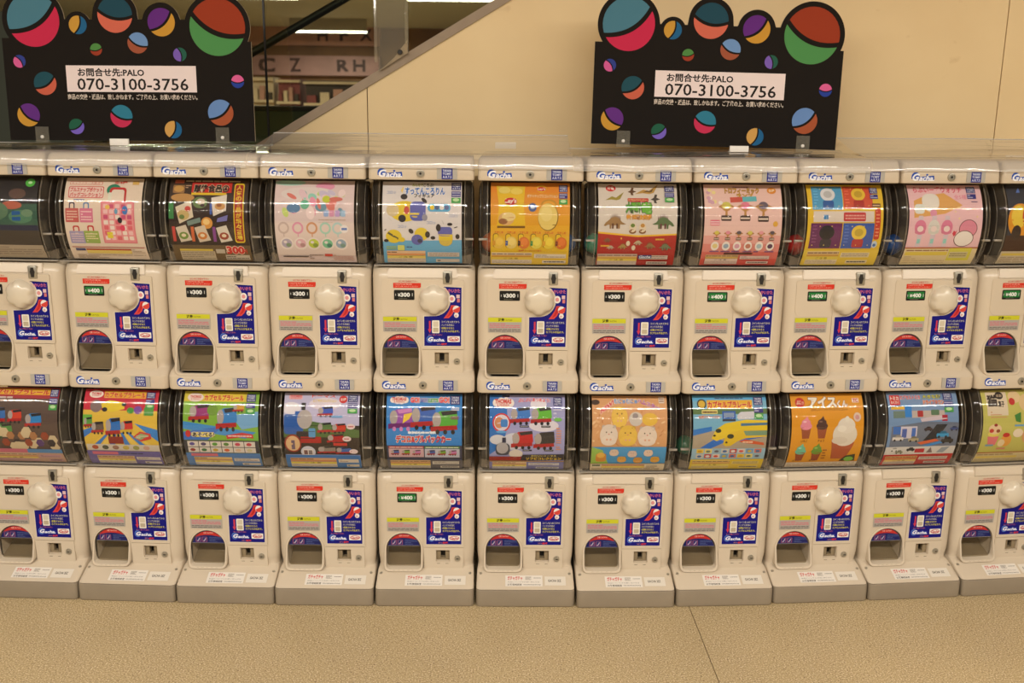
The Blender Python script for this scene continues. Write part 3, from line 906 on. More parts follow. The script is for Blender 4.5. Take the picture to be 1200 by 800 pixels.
    for nm, z0, z1, y in (('lid', 1.2680, 1.2945, .0468), ('skirt', .6610, .6860, .0566)):
        P['logo_' + nm] = logo_mesh(z0, z1, y)
        zc = (z0 + z1) / 2
        P['eye_' + nm] = lathe_mesh('lid_lock', [(.0020, -.004), (.0045, -.0042), (.0050, -.003), (.0072, -.003), (.0080, -.0045), (.0108, -.0040), (.0115, -.001), (.0115, .003)], 'metal', 22, 'y', (-.0023, y, zc))
        P['eyecore_' + nm] = lathe_mesh('lock_core', [(.0012, -.0047), (.0034, -.0047), (.0034, -.002)], 'dark', 16, 'y', (-.0023, y, zc))
        P['plate_' + nm] = prism_mesh('maker_plate', rrect(.0430, .0988, zc - .0150, zc + .0150, .001, 2), y - .0022, y + .004, 'grey_plate')
        P['badge_' + nm] = maker_badge_mesh(zc - .0148, zc + .0148, y - .0022)
    bm = bmesh.new()
    for s in (-1, 1): pass
    P['cover_latch'] = box_mesh('cover_latch', .1190, .1440, .0560, .0660, 1.0965, 1.1025, 'nub', .0018)
    P['cover_latch_left'] = box_mesh('cover_latch', -.1440, -.1190, .0560, .0660, 1.0965, 1.1025, 'nub', .0018)
    P['cover_sill'] = box_mesh('cover_sill', -.1405, .1405, .0850, .0990, 1.0172, 1.0206, 'nub', .001)
    P['back_column'] = box_mesh('back_column', -.1370, .1370, .2750, YB, 1.0160, 1.2640, 'gap')
    P['top_plate'] = box_mesh('top_plate', -.1370, .1370, .0900, YB, 1.2636, 1.2683, 'gap', .001)
    # foot of the lower tier
    rings = [plan_ring(z, hw, yf, YB, r) for z, hw, yf, r in ((0, .1440, .004, .010), (.003, .1468, .0005, .012), (.006, .1475, 0, .012), (.049, .1475, 0, .012), (.0530, .1468, .001, .012), (.0545, .1440, .004, .010))]
    P['plinth'] = loft_mesh('plinth', rings, 'plinth')
    # slope of the lower tier: everything on it lies in the plane from (y .064, z .083) to (y .007, z .0575)
    P['screw'] = lathe_mesh('screw', [(.0020, .0012), (.0042, .0010), (.0046, -.001)], 'metal', 12, 'z')
    p = Print(band=None)
    p.rect(0, 0, 100, 100, (232, 224, 212))
    p.text('ガチャガチャ', 6, 8, 46, 44, (206, 70, 66), .03); p.lines(54, 10, 70, 42, 4, (150, 142, 132), .6, 2); p.lines(76, 18, 96, 30, 1, (120, 112, 104), .4)
    p.text('商品についてのお問い合わせは', 6, 56, 92, 66, (110, 100, 96), .0); p.text('お客様相談室', 6, 76, 44, 94, (70, 64, 60), .01); p.text('www.takaratomy-arts.co.jp', 48, 78, 95, 92, (90, 84, 80), .01)
    def slope_map(x0, x1, t0, t1):
        def f(u, v, lv):
            t = t0 + (t1 - t0) * v / 100            # 0 at the back of the slope, 1 at the front
            y, z = .064 - .057 * t, .083 - .0255 * t
            return (x0 + (x1 - x0) * u / 100, y - (.0003 + LV * lv) * .41, z + (.0003 + LV * lv) * .91)
        return f
    P['slope_sticker'] = p.mesh('slope_sticker', slope_map(-.0600, .0520, .20, .86), 'sticker')
    p = Print(band=None); p.rect(0, 0, 100, 100, (226, 217, 202)); p.text('GACHA 2EZ', 16, 34, 78, 60, (70, 64, 60), .02)
    P['slope_label'] = p.mesh('slope_label', slope_map(.0590, .1220, .26, .80), 'sticker')
build_protos()

def part(key, name, parent, dz, label=None, kind=None):
    o = obj(name, PROTO[key]); o.parent = parent; o.location = (0, 0, dz)
    if label: o['label'] = label
    return o

def make_machine(col, upper, card_mesh, price, label):
    X, Y, th = COLS[col]
    zroot = ZU if upper else 0.0; sfx = '_up' if upper else '_low'
    d = -ZU if upper else -STEP              # proto heights -> the machine's own origin
    t = thing('capsule_toy_machine', label, 'capsule machine', (X, Y, zroot), th, 'upper row of capsule machines' if upper else 'lower row of capsule machines')
    o = obj('body', PROTO['body_up' if upper else 'body_low'], None, t); o.location = (0, 0, -ZU if upper else 0)
    part('drum_cover', 'drum_cover', t, d, 'clear plastic drum cover'); part('cover_end_a', 'cover_end', t, d); part('cover_end_b', 'cover_end', t, d); part('drum_liner', 'drum_liner', t, d); part('hopper', 'hopper', t, d)
    for k in 'abcd': part('rib_' + k, 'cover_rib', t, d)
    part('back_column', 'back_column', t, d)
    c = obj('product_card', card_mesh, None, t); c.location = (0, 0, d)
    part('cover_latch', 'cover_latch', t, d); part('cover_latch_left', 'cover_latch', t, d); part('cover_sill', 'cover_sill', t, d)
    part('front_ledge', 'front_ledge', t, d)
    part('cash_panel', 'front_panel', t, d); part('instruction_panel', 'instruction_panel', t, d)
    sd = part('service_door', 'service_door', t, d)
    for k, nm in (('vent_slits', 'vent_slits'),): part(k, nm, sd, 0)
    lk = part('door_lock', 'door_lock', t, d, 'small metal key lock'); part('key_slit', 'key_slit', lk, 0)
    rb = part('return_back', 'coin_return', t, d); part('return_gate', 'return_gate', rb, 0); part('return_gate_b', 'return_gate', rb, 0); part('return_shelf', 'return_shelf', rb, 0)
    cs = part('coin_slot', 'coin_slot', t, d, 'metal coin slot'); part('slot_hole', 'slot_hole', cs, 0)
    kn = part('turn_knob', 'turn_knob', t, d, 'round cream turning knob with finger scoops'); part('knob_collar', 'knob_collar', kn, 0)
    pb = part('price_backing', 'price_window', t, d, 'green 400 yen price plate' if price == 400 else 'black 300 yen price plate'); part('price%d' % price, 'price_plate', pb, 0)
    part('notice', 'notice_sticker', t, d); part('caution', 'caution_sticker', t, d); part('instruction', 'instruction_sticker', t, d, 'dark blue how-to-use sticker')
    part('outlet_chute' + sfx, 'outlet_chute', t, d)
    of = part('outlet_frame' + sfx, 'outlet_frame', t, d); part('drain_slits', 'drain_slits', of, 0 if upper else FOOT)
    fp = part('outlet_flap' + sfx, 'outlet_flap', t, d); part('flap_sticker', 'flap_sticker', fp, 0)
    if upper:
        part('lid', 'lid', t, d)
        for nm in ('lid', 'skirt'):
            part('logo_' + nm, 'logo_emblem', t, d)
            e = part('eye_' + nm, 'round_lock', t, d); part('eyecore_' + nm, 'lock_core', e, 0)
            mp = part('plate_' + nm, 'maker_plate', t, d); part('badge_' + nm, 'maker_badge', mp, 0)
    else:
        part('top_plate', 'top_plate', t, d)
        part('plinth', 'plinth', t, 0, 'grey plastic plinth')
        part('slope_sticker', 'slope_sticker', t, 0); part('slope_label', 'slope_label', t, 0)
        for s in (-1, 1):
            q = obj('screw', PROTO['screw'], None, t); q.location = (s * .1345, .060, .0808); q.rotation_euler = (math.radians(24), 0, 0)
    return t
COLS = [(-1.450, 2.792, -.033), (-1.152, 2.780, -.038), (-.853, 2.771, -.017), (-.555, 2.766, .002), (-.254, 2.768, .015), (.048, 2.771, .013),
        (.350, 2.772, .034), (.650, 2.790, .062), (.948, 2.819, .087), (1.2465, 2.849, .108), (1.5455, 2.8845, .126)]

# ------------------------------------------------------------------ printed product cards
CREAM, PALE = (228, 212, 196), (214, 202, 190)
def base(p, col):
    x0, y0, x1, y1 = p.fr; p.rect(x0, y0, x1, y1, col)
def table(p, x0, y0, x1, y1, a=(222, 200, 170), b=(228, 208, 90), c=(214, 206, 200), d=(200, 150, 110), left=.6):
    """the small-print box at the foot of a card"""
    w = x1 - x0; h = y1 - y0; m = x0 + w * left
    p.rect(x0, y0, m, y0 + h * .22, a); p.rect(x0, y0 + h * .22, m, y0 + h * .38, d); p.rect(x0, y0 + h * .40, m, y0 + h * .62, b); p.rect(x0, y0 + h * .62, m, y1, c)
    p.lines(x0 + 2, y0 + h * .04, m - 2, y0 + h * .2, 1, (120, 84, 60), .5, 1); p.text('ご 注 意', x0 + w * left * .3, y0 + h * .43, x0 + w * left * .66, y0 + h * .59, (90, 76, 30), .0)
    p.lines(x0 + 2, y0 + h * .66, m - 2, y1 - h * .04, 3, (170, 150, 140), .4, 2)
    p.rect(m + w * .03, y0 + h * .10, x1 - w * .02, y0 + h * .45, c); p.lines(m + w * .05, y0 + h * .14, x1 - w * .04, y0 + h * .42, 2, (140, 126, 120), .4, 4)
    p.rect(m + w * .14, y0 + h * .66, x1 - w * .02, y1 - h * .06, c); p.lines(m + w * .16, y0 + h * .7, x1 - w * .04, y1 - h * .1, 1, (90, 84, 84), .5, 6)
def marks(p, x0, y0, x1, h, green=True):
    badge_on(p, x0, y0, x1, y0 + h, (40, 44, 120)); p.rect(x0, y0 + h * 1.15, x1, y0 + h * 1.85, (52, 52, 130)); p.lines(x0 + 3, y0 + h * 1.2, x1 - 3, y0 + h * 1.8, 2, (190, 190, 215), .45, 3)
    if green: p.rect(x0, y0 + h * 1.95, x1, y0 + h * 2.6, (70, 160, 80)); p.ell((x0 + x1) / 2, y0 + h * 2.2, (x1 - x0) * .34, h * .2, (190, 225, 170))
def loco(p, x, y, w, h, col, foot=(170, 40, 40), dark=(40, 36, 40), flip=False):
    """a plain toy railway wagon: rounded hull, roof, buffer beam and wheels"""
    f = -1 if flip else 1
    X = lambda t: x + f * (t - .5) * w
    p.poly([(X(.0), y + h * .25), (X(.3), y + h * .05), (X(.95), y), (X(1), y + h * .55), (X(.9), y + h * .72), (X(.05), y + h * .72)], col)
    p.poly([(X(.32), y + h * .08), (X(.95), y), (X(.97), y + h * .16), (X(.4), y + h * .24)], dark)
    p.ell(X(.17), y + h * .40, w * .17, h * .30, (170, 160, 156))
    p.poly([(X(-.06), y + h * .68), (X(.95), y + h * .62), (X(.98), y + h * .80), (X(-.06), y + h * .90)], foot)
    for k in (.2, .5, .8): p.ell(X(k), y + h * .9, w * .08, h * .10, dark, n=12)
def dino(p, x, y, s, col, dark, flip=False, plates=True):
    f = -1 if flip else 1
    P = lambda pts: [(x + f * a * s, y + b * s) for a, b in pts]
    if plates:
        for i in range(7):
            a = -.40 + i * .13; b = -.30 - .24 * math.sin(math.pi * (i + .6) / 7.2)
            p.poly(P([(a, b + .22), (a + .10, b + .20), (a + .04, b - .10)]), dark)
    p.poly(P([(-.95, .32), (-.80, .10), (-.55, -.08), (-.30, -.28), (.05, -.36), (.35, -.24), (.60, .05), (.95, .20), (.70, .24), (.42, .22), (.30, .30), (-.30, .30), (-.55, .22), (-.78, .36)]), col)
    for a in (-.38, -.18, .18, .34): p.poly(P([(a - .08, .15), (a + .10, .15), (a + .08, .55), (a - .06, .55)]), dark if a in (-.18, .18) else col)
def cone(p, x, y, s, ice, light, waffle=(150, 74, 44)):
    p.poly([(x - .46 * s, y + .10 * s), (x + .46 * s, y + .10 * s), (x + .40 * s, y + .38 * s), (x + .30 * s, y + 1.0 * s), (x - .30 * s, y + 1.0 * s), (x - .40 * s, y + .38 * s)], waffle)
    p.ell(x, y, .52 * s, .30 * s, ice); p.ell(x, y - .28 * s, .40 * s, .26 * s, ice); p.poly([(x - .24 * s, y - .42 * s), (x + .24 * s, y - .42 * s), (x + .12 * s, y - .78 * s)], ice)
    p.ell(x - .12 * s, y - .34 * s, .16 * s, .07 * s, light)
def trophy(p, x, y, s, cup, foot=(70, 48, 40)):
    p.ell(x, y, .62 * s, .16 * s, (170, 120, 60)); p.poly([(x - .45 * s, y - .15 * s), (x + .45 * s, y - .15 * s), (x + .28 * s, y + .22 * s), (x + .08 * s, y + .32 * s), (x + .10 * s, y + .62 * s), (x - .10 * s, y + .62 * s), (x - .08 * s, y + .32 * s), (x - .28 * s, y + .22 * s)], (186, 136, 70))
    p.ell(x, y - .10 * s, .36 * s, .26 * s, cup); p.rr(x - .40 * s, y + .60 * s, x + .40 * s, y + .98 * s, .06 * s, foot); p.rect(x - .36 * s, y + .74 * s, x + .36 * s, y + .86 * s, (214, 196, 180))

def card_u0():
    p = Print((-295, 275, 160, 752)); base(p, (34, 31, 34))
    p.rect(-295, 430, 160, 545, (58, 92, 76)); p.ell(40, 375, 50, 30, (92, 68, 60)); p.ell(10, 438, 60, 22, (178, 96, 74)); p.ell(60, 500, 70, 36, (84, 128, 100)); p.rr(10, 470, 60, 522, 6, (36, 88, 150)); p.ell(100, 480, 34, 20, (110, 140, 110))
    p.ell(-90, 470, 80, 50, (90, 120, 92)); p.rect(-295, 545, 160, 575, (24, 34, 66)); p.rect(-295, 575, 160, 662, (62, 54, 48)); p.rect(-295, 662, 160, 752, (172, 158, 138)); p.lines(-285, 670, 150, 745, 5, (140, 124, 108), .4)
    p.ell(108, 310, 28, 25, (80, 180, 70)); p.ell(108, 310, 12, 8, (190, 230, 180))
    return p
def card_u1():
    p = Print((328, 273, 785, 752)); base(p, (226, 208, 190))
    p.rr(352, 296, 545, 316, 4, (214, 120, 110)); p.rr(355, 299, 541, 313, 3, (232, 214, 198)); p.text('キャラクター大集合', 362, 300, 530, 312, (200, 80, 70), 0)
    p.rr(350, 325, 558, 392, 12, (204, 62, 66)); p.rr(354, 329, 554, 388, 10, (232, 206, 196))
    p.text('プルスナップポケット', 360, 332, 548, 358, (202, 56, 62), .04); p.text('バッグコレクション', 360, 362, 548, 386, (202, 56, 62), .04)
    p.lines(385, 396, 495, 408, 1, (90, 110, 170), .5)
    def bag(x, y, w, h, col, hd, d):
        t = w * .09
        p.rr(x + w * .28, y - h * .42, x + w * .72, y + h * .2, w * .12, hd); p.rr(x + w * .28 + t, y - h * .42 + t, x + w * .72 - t, y + h * .2, w * .08, (226, 208, 190))
        p.rr(x, y, x + w, y + h, w * .05, col); p.lines(x + w * .1, y + h * .15, x + w * .9, y + h * .9, 4, d, .45)
    bag(336, 448, 78, 76, (196, 96, 92), (70, 60, 84), (228, 190, 170)); bag(420, 448, 78, 76, (214, 120, 150), (90, 130, 180), (240, 200, 200))
    bag(348, 572, 88, 72, (160, 150, 186), (190, 60, 60), (214, 190, 200)); bag(434, 570, 88, 72, (146, 170, 84), (190, 50, 54), (226, 210, 170))
    p.ell(617, 345, 42, 34, (40, 128, 100)); p.rect(586, 360, 648, 405, (222, 222, 206)); p.rr(593, 330, 692, 440, 20, (190, 46, 48)); p.rr(606, 343, 680, 440, 14, (230, 214, 200)); p.rect(586, 360, 606, 405, (222, 222, 206))
    p.rect(545, 408, 742, 640, (222, 128, 138)); p.rect(553, 416, 734, 632, (228, 146, 150))
    rnd = random.Random(3)
    for i in range(5):
        for j in range(7): p.rr(560 + i * 35, 424 + j * 29, 586 + i * 35, 446 + j * 29, 4, rnd.choice([(214, 96, 110), (236, 190, 190), (200, 84, 120), (236, 220, 210)]), i + j == 0)
    p.ell(687, 456, 17, 24, (70, 120, 190)); p.rr(572, 575, 606, 610, 5, (226, 206, 60)); p.ell(656, 510, 14, 16, (40, 34, 40)); p.ell(668, 552, 15, 16, (220, 60, 96)); p.ell(585, 440, 14, 12, (230, 190, 90)); p.ell(635, 462, 10, 16, (110, 160, 190))
    p.text('全4種', 615, 292, 690, 310, (206, 70, 64), .02); p.rect(722, 292, 760, 314, (216, 176, 96))
    p.rect(345, 664, 775, 668, (176, 60, 60)); p.rect(362, 674, 420, 690, (80, 80, 120)); p.rect(425, 676, 692, 686, (176, 70, 50)); p.rect(425, 686, 692, 708, (224, 200, 110)); p.lines(362, 714, 770, 745, 3, (180, 160, 140), .4); p.lines(700, 676, 770, 705, 3, (180, 160, 140), .4)
    return p
def card_u2():
    p = Print((98, 285, 570, 745)); base(p, (52, 36, 28))
    p.lines(190, 290, 550, 302, 1, (190, 170, 140), .6); p.rect(125, 290, 180, 310, (190, 90, 60)); p.rr(118, 320, 188, 366, 8, (150, 110, 70)); p.ell(153, 342, 30, 18, (196, 150, 80)); p.lines(192, 318, 226, 340, 2, (190, 160, 130), .5)
    p.rect(230, 304, 470, 362, (196, 40, 36)); p.text('原性食品④', 245, 318, 452, 358, (30, 22, 20), .05, (206, 190, 160), .10)
    p.rect(230, 363, 440, 375, (224, 190, 40))
    p.rr(486, 308, 546, 626, 14, (222, 190, 40)); p.rr(492, 316, 540, 618, 10, (160, 40, 36))
    for i, ch in enumerate('人気の食品が続々登場'): p.text(ch, 500, 322 + i * 29, 532, 346 + i * 29, (228, 196, 60), .03)
    p.ell(180, 390, 70, 22, (186, 140, 80))
    p.poly([(138, 440), (230, 405), (246, 490), (160, 525)], (214, 200, 176)); p.ell(185, 480, 36, 26, (196, 170, 110)); p.ell(212, 448, 18, 14, (196, 66, 56)); p.ell(176, 490, 16, 12, (110, 130, 70))
    p.ell(285, 415, 44, 30, (96, 120, 70)); p.ell(290, 410, 26, 16, (206, 190, 170)); p.ell(300, 430, 14, 8, (60, 40, 36))
    p.poly([(352, 390), (445, 372), (442, 455), (365, 485)], (218, 208, 196)); p.ell(405, 434, 32, 18, (200, 150, 90)); p.ell(400, 428, 16, 9, (150, 90, 50)); p.poly([(390, 495), (452, 478), (446, 508), (384, 515)], (120, 116, 180))
    p.poly([(205, 512), (285, 492), (290, 515), (210, 536)], (120, 140, 132)); p.ell(325, 520, 34, 30, (214, 150, 70)); p.ell(322, 514, 20, 16, (236, 200, 130))
    for x0, ca, cb, tg in ((135, (206, 194, 176), (110, 140, 60), (190, 60, 56)), (248, (206, 190, 170), (200, 120, 50), (200, 96, 50)), (378, (212, 204, 190), (150, 60, 40), (130, 60, 140))):
        p.poly([(x0, 545), (x0 + 62, 530), (x0 + 92, 612), (x0 + 22, 625)], ca); p.ell(x0 + 44, 588, 28, 20, cb); p.ell(x0 + 44, 586, 14, 9, (226, 210, 180)); p.rect(x0 - 22, 540, x0 - 4, 620, tg)
    p.rect(98, 420, 128, 500, (60, 130, 70)); p.rect(345, 420, 358, 476, (60, 90, 170))
    p.rect(98, 640, 570, 745, (104, 84, 56)); p.rect(140, 664, 340, 676, (214, 190, 80)); p.rect(140, 678, 350, 738, (190, 176, 152)); p.lines(146, 682, 345, 735, 4, (140, 124, 104), .4); p.rect(358, 664, 412, 690, (190, 180, 164)); p.rect(410, 700, 556, 732, (196, 186, 170)); p.lines(414, 706, 550, 728, 2, (90, 76, 64), .5)
    p.text('300', 428, 648, 528, 690, (206, 44, 40), .05, (230, 200, 180), .10); p.text('円', 530, 664, 546, 688, (206, 44, 40), .03)
    return p
def card_u3():
    p = Print((75, 270, 535, 752)); base(p, (218, 198, 198))
    rnd = random.Random(5); pal = [(150, 206, 190), (226, 150, 176), (226, 196, 206), (196, 214, 120), (120, 176, 180), (214, 120, 110), (200, 190, 216), (236, 214, 214), (110, 150, 170), (190, 220, 214)]
    p.ell(160, 285, 90, 18, (166, 208, 194)); p.ell(365, 305, 55, 24, (222, 150, 180)); p.ell(270, 350, 160, 40, (222, 210, 208))
    for i in range(26): p.ell(rnd.uniform(120, 480), rnd.uniform(330, 455), rnd.uniform(14, 40), rnd.uniform(10, 26), rnd.choice(pal), rnd.uniform(0, 90), 14)
    p.ell(185, 430, 40, 26, (92, 130, 170)); p.ell(250, 410, 26, 26, (110, 180, 150)); p.ell(375, 380, 24, 20, (190, 200, 60)); p.ell(430, 380, 40, 12, (206, 110, 100))
    for i, cc in enumerate([(150, 176, 220), (214, 150, 180), (190, 160, 210), (160, 190, 220)]): p.rr(360 + i * 33, 440, 388 + i * 33, 474, 6, cc)
    p.lines(330, 486, 490, 510, 2, (190, 170, 150), .4)
    bg = (222, 204, 198); p.rect(75, 500, 535, 700, bg)
    for x, cc in ((125, (196, 176, 170)), (208, (220, 150, 176)), (290, (206, 150, 110)), (368, (166, 206, 190)), (440, (176, 206, 206))): p.ring(x, 537, 33, 11, cc, bg); p.rect(x - 3, 568, x + 3, 586, cc)
    p.ell(478, 540, 24, 22, (232, 226, 226)); p.rect(462, 534, 494, 546, (90, 120, 190))
    for x, ca, cb in ((138, (176, 166, 186), (130, 150, 120)), (220, (222, 176, 186), (180, 140, 140)), (295, (186, 200, 70), (130, 150, 60)), (376, (120, 190, 150), (70, 130, 110)), (455, (150, 170, 190), (120, 150, 140))):
        p.ell(x, 626, 40, 36, (232, 220, 214)); p.ell(x, 624, 30, 27, ca); p.ell(x + 10, 634, 15, 12, cb); p.ell(x - 8, 616, 10, 8, (226, 216, 216))
    p.rect(107, 704, 256, 710, (60, 52, 48)); p.lines(262, 690, 345, 726, 3, (150, 130, 124), .4); p.rr(352, 688, 398, 704, 4, (204, 70, 60)); p.lines(402, 690, 520, 735, 4, (206, 160, 150), .4)
    return p
def card_u4():
    p = Print((76, 275, 532, 755)); base(p, (220, 214, 214))
    p.poly([(76, 612), (180, 604), (300, 606), (420, 602), (532, 600), (532, 755), (76, 755)], (104, 172, 214))
    p.text('みんなで', 246, 286, 308, 306, (150, 160, 40), .03); p.text('ころぶ!', 310, 286, 368, 306, (60, 70, 60), .03)
    p.text('すってんころりん', 205, 312, 434, 352, (36, 104, 190), .04, (236, 236, 238), .09); p.text('フィギュア', 258, 348, 374, 370, (40, 36, 40), .04)
    p.poly([(180, 330), (198, 300), (190, 345)], (236, 206, 110))
    marks(p, 472, 280, 526, 46)
    YL, BL = (222, 196, 52), (96, 100, 176)
    # a tumbling row of plain yellow-and-blue toys
    p.ell(205, 445, 86, 56, YL); p.rr(235, 392, 325, 496, 26, BL); p.ell(135, 440, 36, 34, (208, 190, 150)); p.ell(216, 440, 16, 22, (196, 80, 70)); p.ell(200, 366, 20, 16, (50, 44, 44)); p.ell(316, 386, 20, 10, (50, 44, 44), 40); p.ell(190, 484, 22, 20, (56, 50, 50)); p.ell(320, 478, 16, 18, (150, 146, 160))
    p.rr(336, 404, 468, 446, 18, (90, 172, 214)); 
    for i, cc in enumerate([(222, 196, 52), (80, 100, 140), (220, 216, 210), (96, 110, 160)]): p.ell(362 + i * 28, 424, 13, 13, cc)
    p.ell(140, 582, 46, 38, YL); p.poly([(110, 556), (176, 596), (172, 606), (104, 566)], (90, 84, 60)); p.ell(96, 606, 14, 9, (50, 44, 44)); p.ell(184, 600, 20, 14, YL)
    p.ell(300, 568, 40, 36, YL); p.ell(275, 600, 34, 30, BL); p.ell(240, 552, 16, 12, (50, 44, 44), 40); p.ell(335, 570, 14, 18, (50, 44, 44)); p.ell(290, 606, 14, 12, (60, 60, 90))
    p.ell(440, 606, 38, 30, (210, 184, 80)); p.rr(395, 528, 478, 578, 18, BL); p.rect(400, 568, 480, 602, YL); p.ell(398, 532, 14, 20, (50, 44, 44)); p.ell(464, 513, 15, 8, (50, 44, 44)); p.ell(508, 580, 12, 14, (50, 44, 44)); p.ell(366, 588, 14, 10, (50, 44, 44))
    for x, y in ((125, 345), (188, 530), (355, 508), (484, 470)): p.text('コロッ', x - 24, y - 10, x + 26, y + 6, (120, 150, 206), .0)
    for a, b in (((86, 548), (96, 540)), ((418, 490), (428, 512)), ((488, 530), (506, 524)), ((108, 474), (128, 496))): p.poly([a, b, (b[0] + 3, b[1] + 4), (a[0] + 3, a[1] + 4)], (70, 64, 64))
    p.rr(160, 632, 200, 664, 5, (206, 210, 110)); p.lines(95, 636, 155, 660, 2, (160, 190, 90), .5); p.lines(212, 636, 290, 650, 1, (60, 90, 140), .5)
    table(p, 96, 666, 526, 748, (222, 186, 150), (224, 204, 110), (206, 196, 186), (214, 150, 96), .52)
    return p
def card_u5():
    p = Print((100, 268, 560, 757)); 
    for i in range(8): p.rect(100, 268 + i * 61.2, 560, 268 + (i + 1) * 61.2 + 1, (222 + i // 4, 136 + i * 8, 44 - i * 2))
    p.poly([(132, 288), (300, 292), (292, 400), (302, 512), (136, 520), (148, 410)], (226, 186, 40)); p.poly([(140, 292), (290, 296), (284, 336), (150, 336)], (216, 190, 70)); p.ell(180, 316, 34, 20, (226, 206, 110)); p.ell(250, 322, 34, 20, (230, 206, 96))
    p.ell(216, 381, 40, 24, (230, 196, 60)); p.ell(216, 381, 37, 21, (196, 40, 36)); p.text("Lay's", 184, 366, 248, 396, (240, 232, 220), .03, None, 0, .12)
    p.ell(190, 478, 46, 36, (214, 170, 110)); p.ell(205, 466, 40, 24, (230, 206, 140)); p.ell(172, 492, 26, 16, (150, 100, 60)); p.rect(138, 516, 300, 528, (120, 84, 24))
    p.ell(394, 306, 30, 22, (230, 190, 50)); p.ell(394, 308, 28, 14, (200, 50, 36)); p.text("Lay's", 372, 299, 417, 318, (240, 232, 220), .02, None, 0, .12)
    p.text('ポテトチップスコレクション', 312, 340, 492, 360, (240, 220, 180), .02)
    marks(p, 497, 282, 546, 44)
    p.ell(343, 414, 24, 24, (76, 96, 150)); p.ell(343, 414, 13, 8, (190, 196, 214))
    p.ell(438, 398, 46, 30, (190, 140, 40)); p.ell(438, 402, 38, 24, (226, 160, 44)); p.ell(434, 466, 60, 76, (140, 110, 40)); p.ell(432, 464, 57, 73, (226, 200, 110)); p.ell(424, 450, 34, 40, (232, 210, 130))
    for i, (cc, tg) in enumerate([((224, 184, 70), (214, 150, 40)), ((226, 200, 110), (60, 90, 160)), ((214, 120, 50), (50, 40, 40)), ((222, 206, 80), (60, 140, 80)), ((226, 200, 60), (222, 160, 50)), ((212, 110, 40), (120, 60, 40))]):
        x = 148 + i * 73; p.rr(x - 34, 558, x - 2, 640, 12, (120, 96, 30)); p.rr(x - 30, 562, x - 4, 640, 10, (226, 190, 36)); p.ell(x, 612, 33, 36, cc); p.ell(x + 4, 606, 20, 22, tuple(min(255, v + 12) for v in cc)); p.rect(x - 34, 600, x - 20, 628, tg); p.text('うすしお', x - 24, 546, x + 26, 558, (206, 80, 40), .02)
    p.text('全6種 シークレットあり', 264, 652, 398, 664, (200, 70, 40), .02)
    p.rect(100, 668, 560, 757, (222, 186, 60)); table(p, 106, 672, 554, 750, (224, 208, 180), (224, 196, 80), (220, 208, 190), (206, 150, 60), .53)
    return p
def card_u6():
    p = Print((158, 262, 598, 712)); base(p, (214, 204, 194))
    p.poly([(158, 520), (380, 540), (598, 528), (598, 712), (158, 712)], (172, 36, 32)); p.poly([(158, 514), (380, 532), (598, 522), (598, 530), (380, 541), (158, 523)], (228, 180, 50))
    p.ell(228, 289, 28, 18, (204, 40, 44)); p.text('恐竜', 210, 279, 246, 298, (240, 220, 210), .04)
    def wing(x, y, s, col): p.poly([(x - s, y + .35 * s), (x - .3 * s, y - .02 * s), (x + .1 * s, y + .1 * s), (x + .9 * s, y - .45 * s), (x + .5 * s, y + .25 * s), (x + .15 * s, y + .35 * s), (x - .35 * s, y + .28 * s)], col)
    wing(250, 335, 56, (150, 136, 56)); wing(432, 296, 70, (186, 146, 76)); wing(440, 300, 34, (110, 84, 50))
    for x, y, s, c in ((345, 305, 24, (96, 66, 44)), (474, 345, 26, (70, 62, 56))): p.poly([(x - s, y + .2 * s), (x - .3 * s, y - .2 * s), (x, y - .9 * s), (x + .5 * s, y - .8 * s), (x + .3 * s, y - .2 * s), (x + 1.1 * s, y + .1 * s), (x + .2 * s, y + .4 * s), (x + .4 * s, y + .95 * s), (x - .2 * s, y + .9 * s), (x - .3 * s, y + .4 * s)], c)
    p.rr(320, 343, 437, 363, 5, (190, 50, 44)); p.text('カプセルアドベンチャー', 325, 346, 432, 360, (232, 206, 150), .02)
    p.text('大', 312, 366, 342, 416, (80, 150, 46), .06, (60, 80, 40), .10); p.text('恐竜', 342, 366, 452, 420, (104, 178, 52), .06, (50, 70, 36), .11)
    p.text('復活!恐竜立体図鑑', 314, 428, 456, 452, (226, 160, 40), .05, (150, 90, 30), .09)
    dino(p, 250, 462, 66, (158, 122, 78), (110, 74, 50)); dino(p, 520, 462, 66, (96, 116, 76), (110, 66, 66), True)
    for x in (350, 405): p.ell(x, 512, 20, 12, (130, 84, 48)); p.ell(x, 492, 20, 24, (222, 206, 180)); p.ell(x, 482, 12, 10, (110, 130, 60) if x < 400 else (190, 140, 70))
    for x, y, s, c in ((212, 556, 26, (130, 84, 60)), (232, 595, 24, (190, 170, 150)), (300, 590, 30, (170, 140, 80)), (385, 568, 28, (190, 170, 140)), (452, 585, 34, (150, 116, 76)), (538, 590, 38, (110, 120, 90))): dino(p, x, y, s, c, tuple(int(v * .75) for v in c), x > 400, s > 28)
    for x, y in ((328, 574), (360, 598)): p.ell(x, y, 11, 14, (220, 206, 180))
    for x0, y0 in ((175, 580), (285, 540), (480, 544)): p.lines(x0, y0, x0 + 50, y0 + 14, 1, (226, 180, 60), .6)
    table(p, 162, 634, 568, 705, (206, 186, 176), (224, 200, 90), (206, 190, 182), (214, 170, 90), .55); p.rect(392, 640, 468, 660, (44, 60, 130)); p.text('Gacha', 398, 643, 462, 657, (220, 224, 240), .03, None, 0, .25)
    marks(p, 528, 276, 580, 34)
    return p
